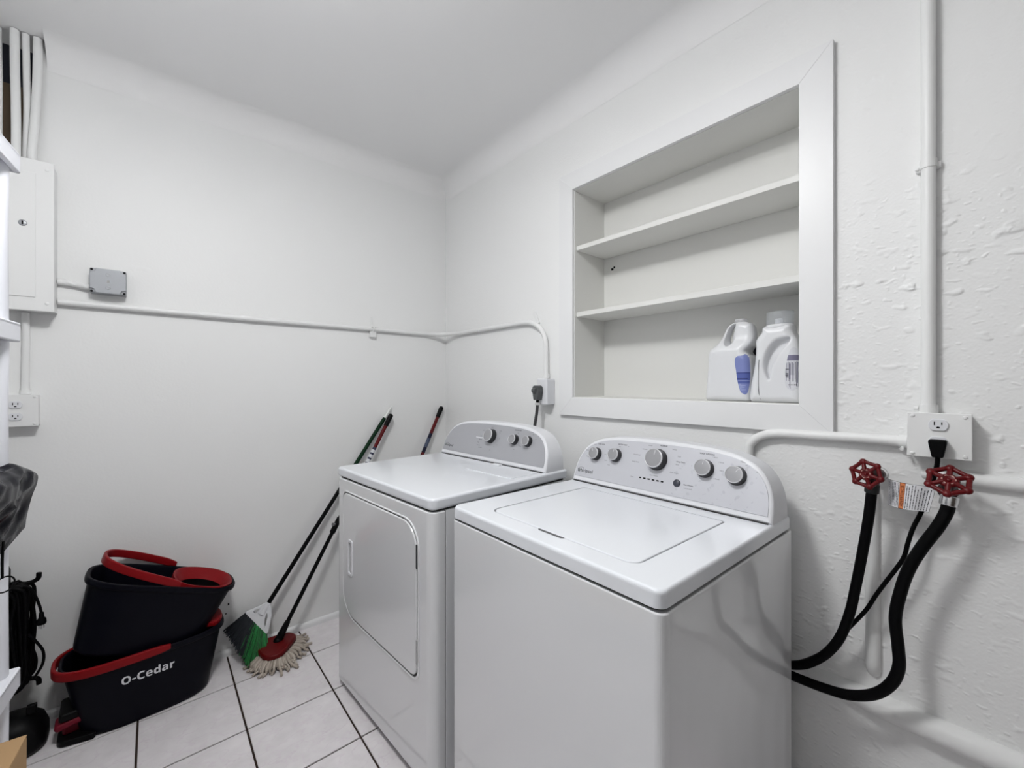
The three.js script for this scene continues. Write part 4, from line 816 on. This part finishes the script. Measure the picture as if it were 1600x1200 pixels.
// ---------------------------------------------------------------- upright vacuum behind the shelf, cord wrapped on its hooks
{
  const t = thing('vacuum_cleaner', 'black upright vacuum standing in the corner behind the white shelf post', 'vacuum cleaner', [-.40, 0, -2.26]);
  const head = loft([[0, 0, .006], [.105, .085, .006], [.112, .092, .02], [.112, .092, .06], [.10, .08, .10], [.075, .055, .128], [.03, .02, .14], [0, 0, .142]], 48, 3); head.scale(.94, .93, .94); head.translate(.006, 0, .012);
  obj('floor_head', head, mBlackPl, t);
  obj('head_latch', box(.06, .125, .02, .085, .155, .04, .004), mBlackPl, t);
  obj('handle', [rod([-.03, .10, -.03], [-.03, 1.05, -.06], .014), tube([[-.03, 1.04, -.06], [-.03, 1.10, -.05], [-.03, 1.13, -.01], [-.03, 1.10, .03]], .014)], mBlackPl, t);
  obj('body', loft([[0, 0, .13], [.045, .05, .13], [.05, .055, .2], [.05, .055, .62], [.03, .04, .68], [0, 0, .69]], 40, 2.6).translate(-.04, 0, -.045), mBlackPl, t);
  for (const y of [.585, .195]) { const s = y > .4 ? 1 : -1; obj('cord_hook', [tube([[-.03, y - s * .02, -.04], [.05, y - s * .02, -.042], [.076, y - s * .012, -.042], [.080, y + s * .01, -.042]], .0075, 30, 10)], mBlackPl, t); }
  const c = cordOf(t, [-.40, 0, -2.26]);
  for (let k = 0; k < 24; k++) {
    const a = (k % 12) / 11, x0 = -.012 + (k > 11 ? .022 : 0) + rr(-.006, .008), x1 = (k > 11 ? .034 : .058) + rr(-.012, .010), z = -.058 + a * .062, y0 = .215 - rr(0, .02), y1 = .565 + rr(0, .015);
    obj('cord_loop', tube([[x0, y0 + .05, z], [x0 - .002, .39 + rr(-.02, .02), z + .004], [x0, y1 - .03, z], [x0 + .02, y1, z + .002], [x1 - .015, y1 - .004, z + .006], [x1, y1 - .04, z + .005], [x1 + rr(-.012, .01), .40 + rr(-.05, .05), z + .008], [x1 + rr(-.006, .012), y0 + .06, z + .006], [x1 - .01, y0 + .01, z + .004], [x0 + .02, y0, z]], .0055, 90, 8, true), mHose, c);
  }
  obj('loose_loop', tube([[.062, .40, .012], [.082, .365, .016], [.098, .325, .016], [.096, .28, .014], [.075, .235, .010]], .0042, 40, 8), mHose, c);
  obj('cord_tail', tube([[.05, .572, .012], [.066, .565, .016], [.080, .53, .018], [.090, .49, .018], [.094, .462, .018]], .0042, 40, 8), mHose, c);
  const pl = obj('plug', [lathe([[0, .03], [.006, .03], [.0075, .012], [.012, .006], [.013, -.006], [.0115, -.012], [0, -.012]], 20).translate(.094, .438, .018)], mHose, c);
  for (const [dx, dz] of [[-.006, 0], [.006, 0], [0, .006]]) obj('prong', box(.094 + dx - .001, .412, .018 + dz - .002, .094 + dx + .001, .428, .018 + dz + .002), mSteel, pl);
}

scene.traverse(o => { if (o.isMesh) { o.castShadow = true; o.receiveShadow = true; } });
renderer.render(scene, camera);
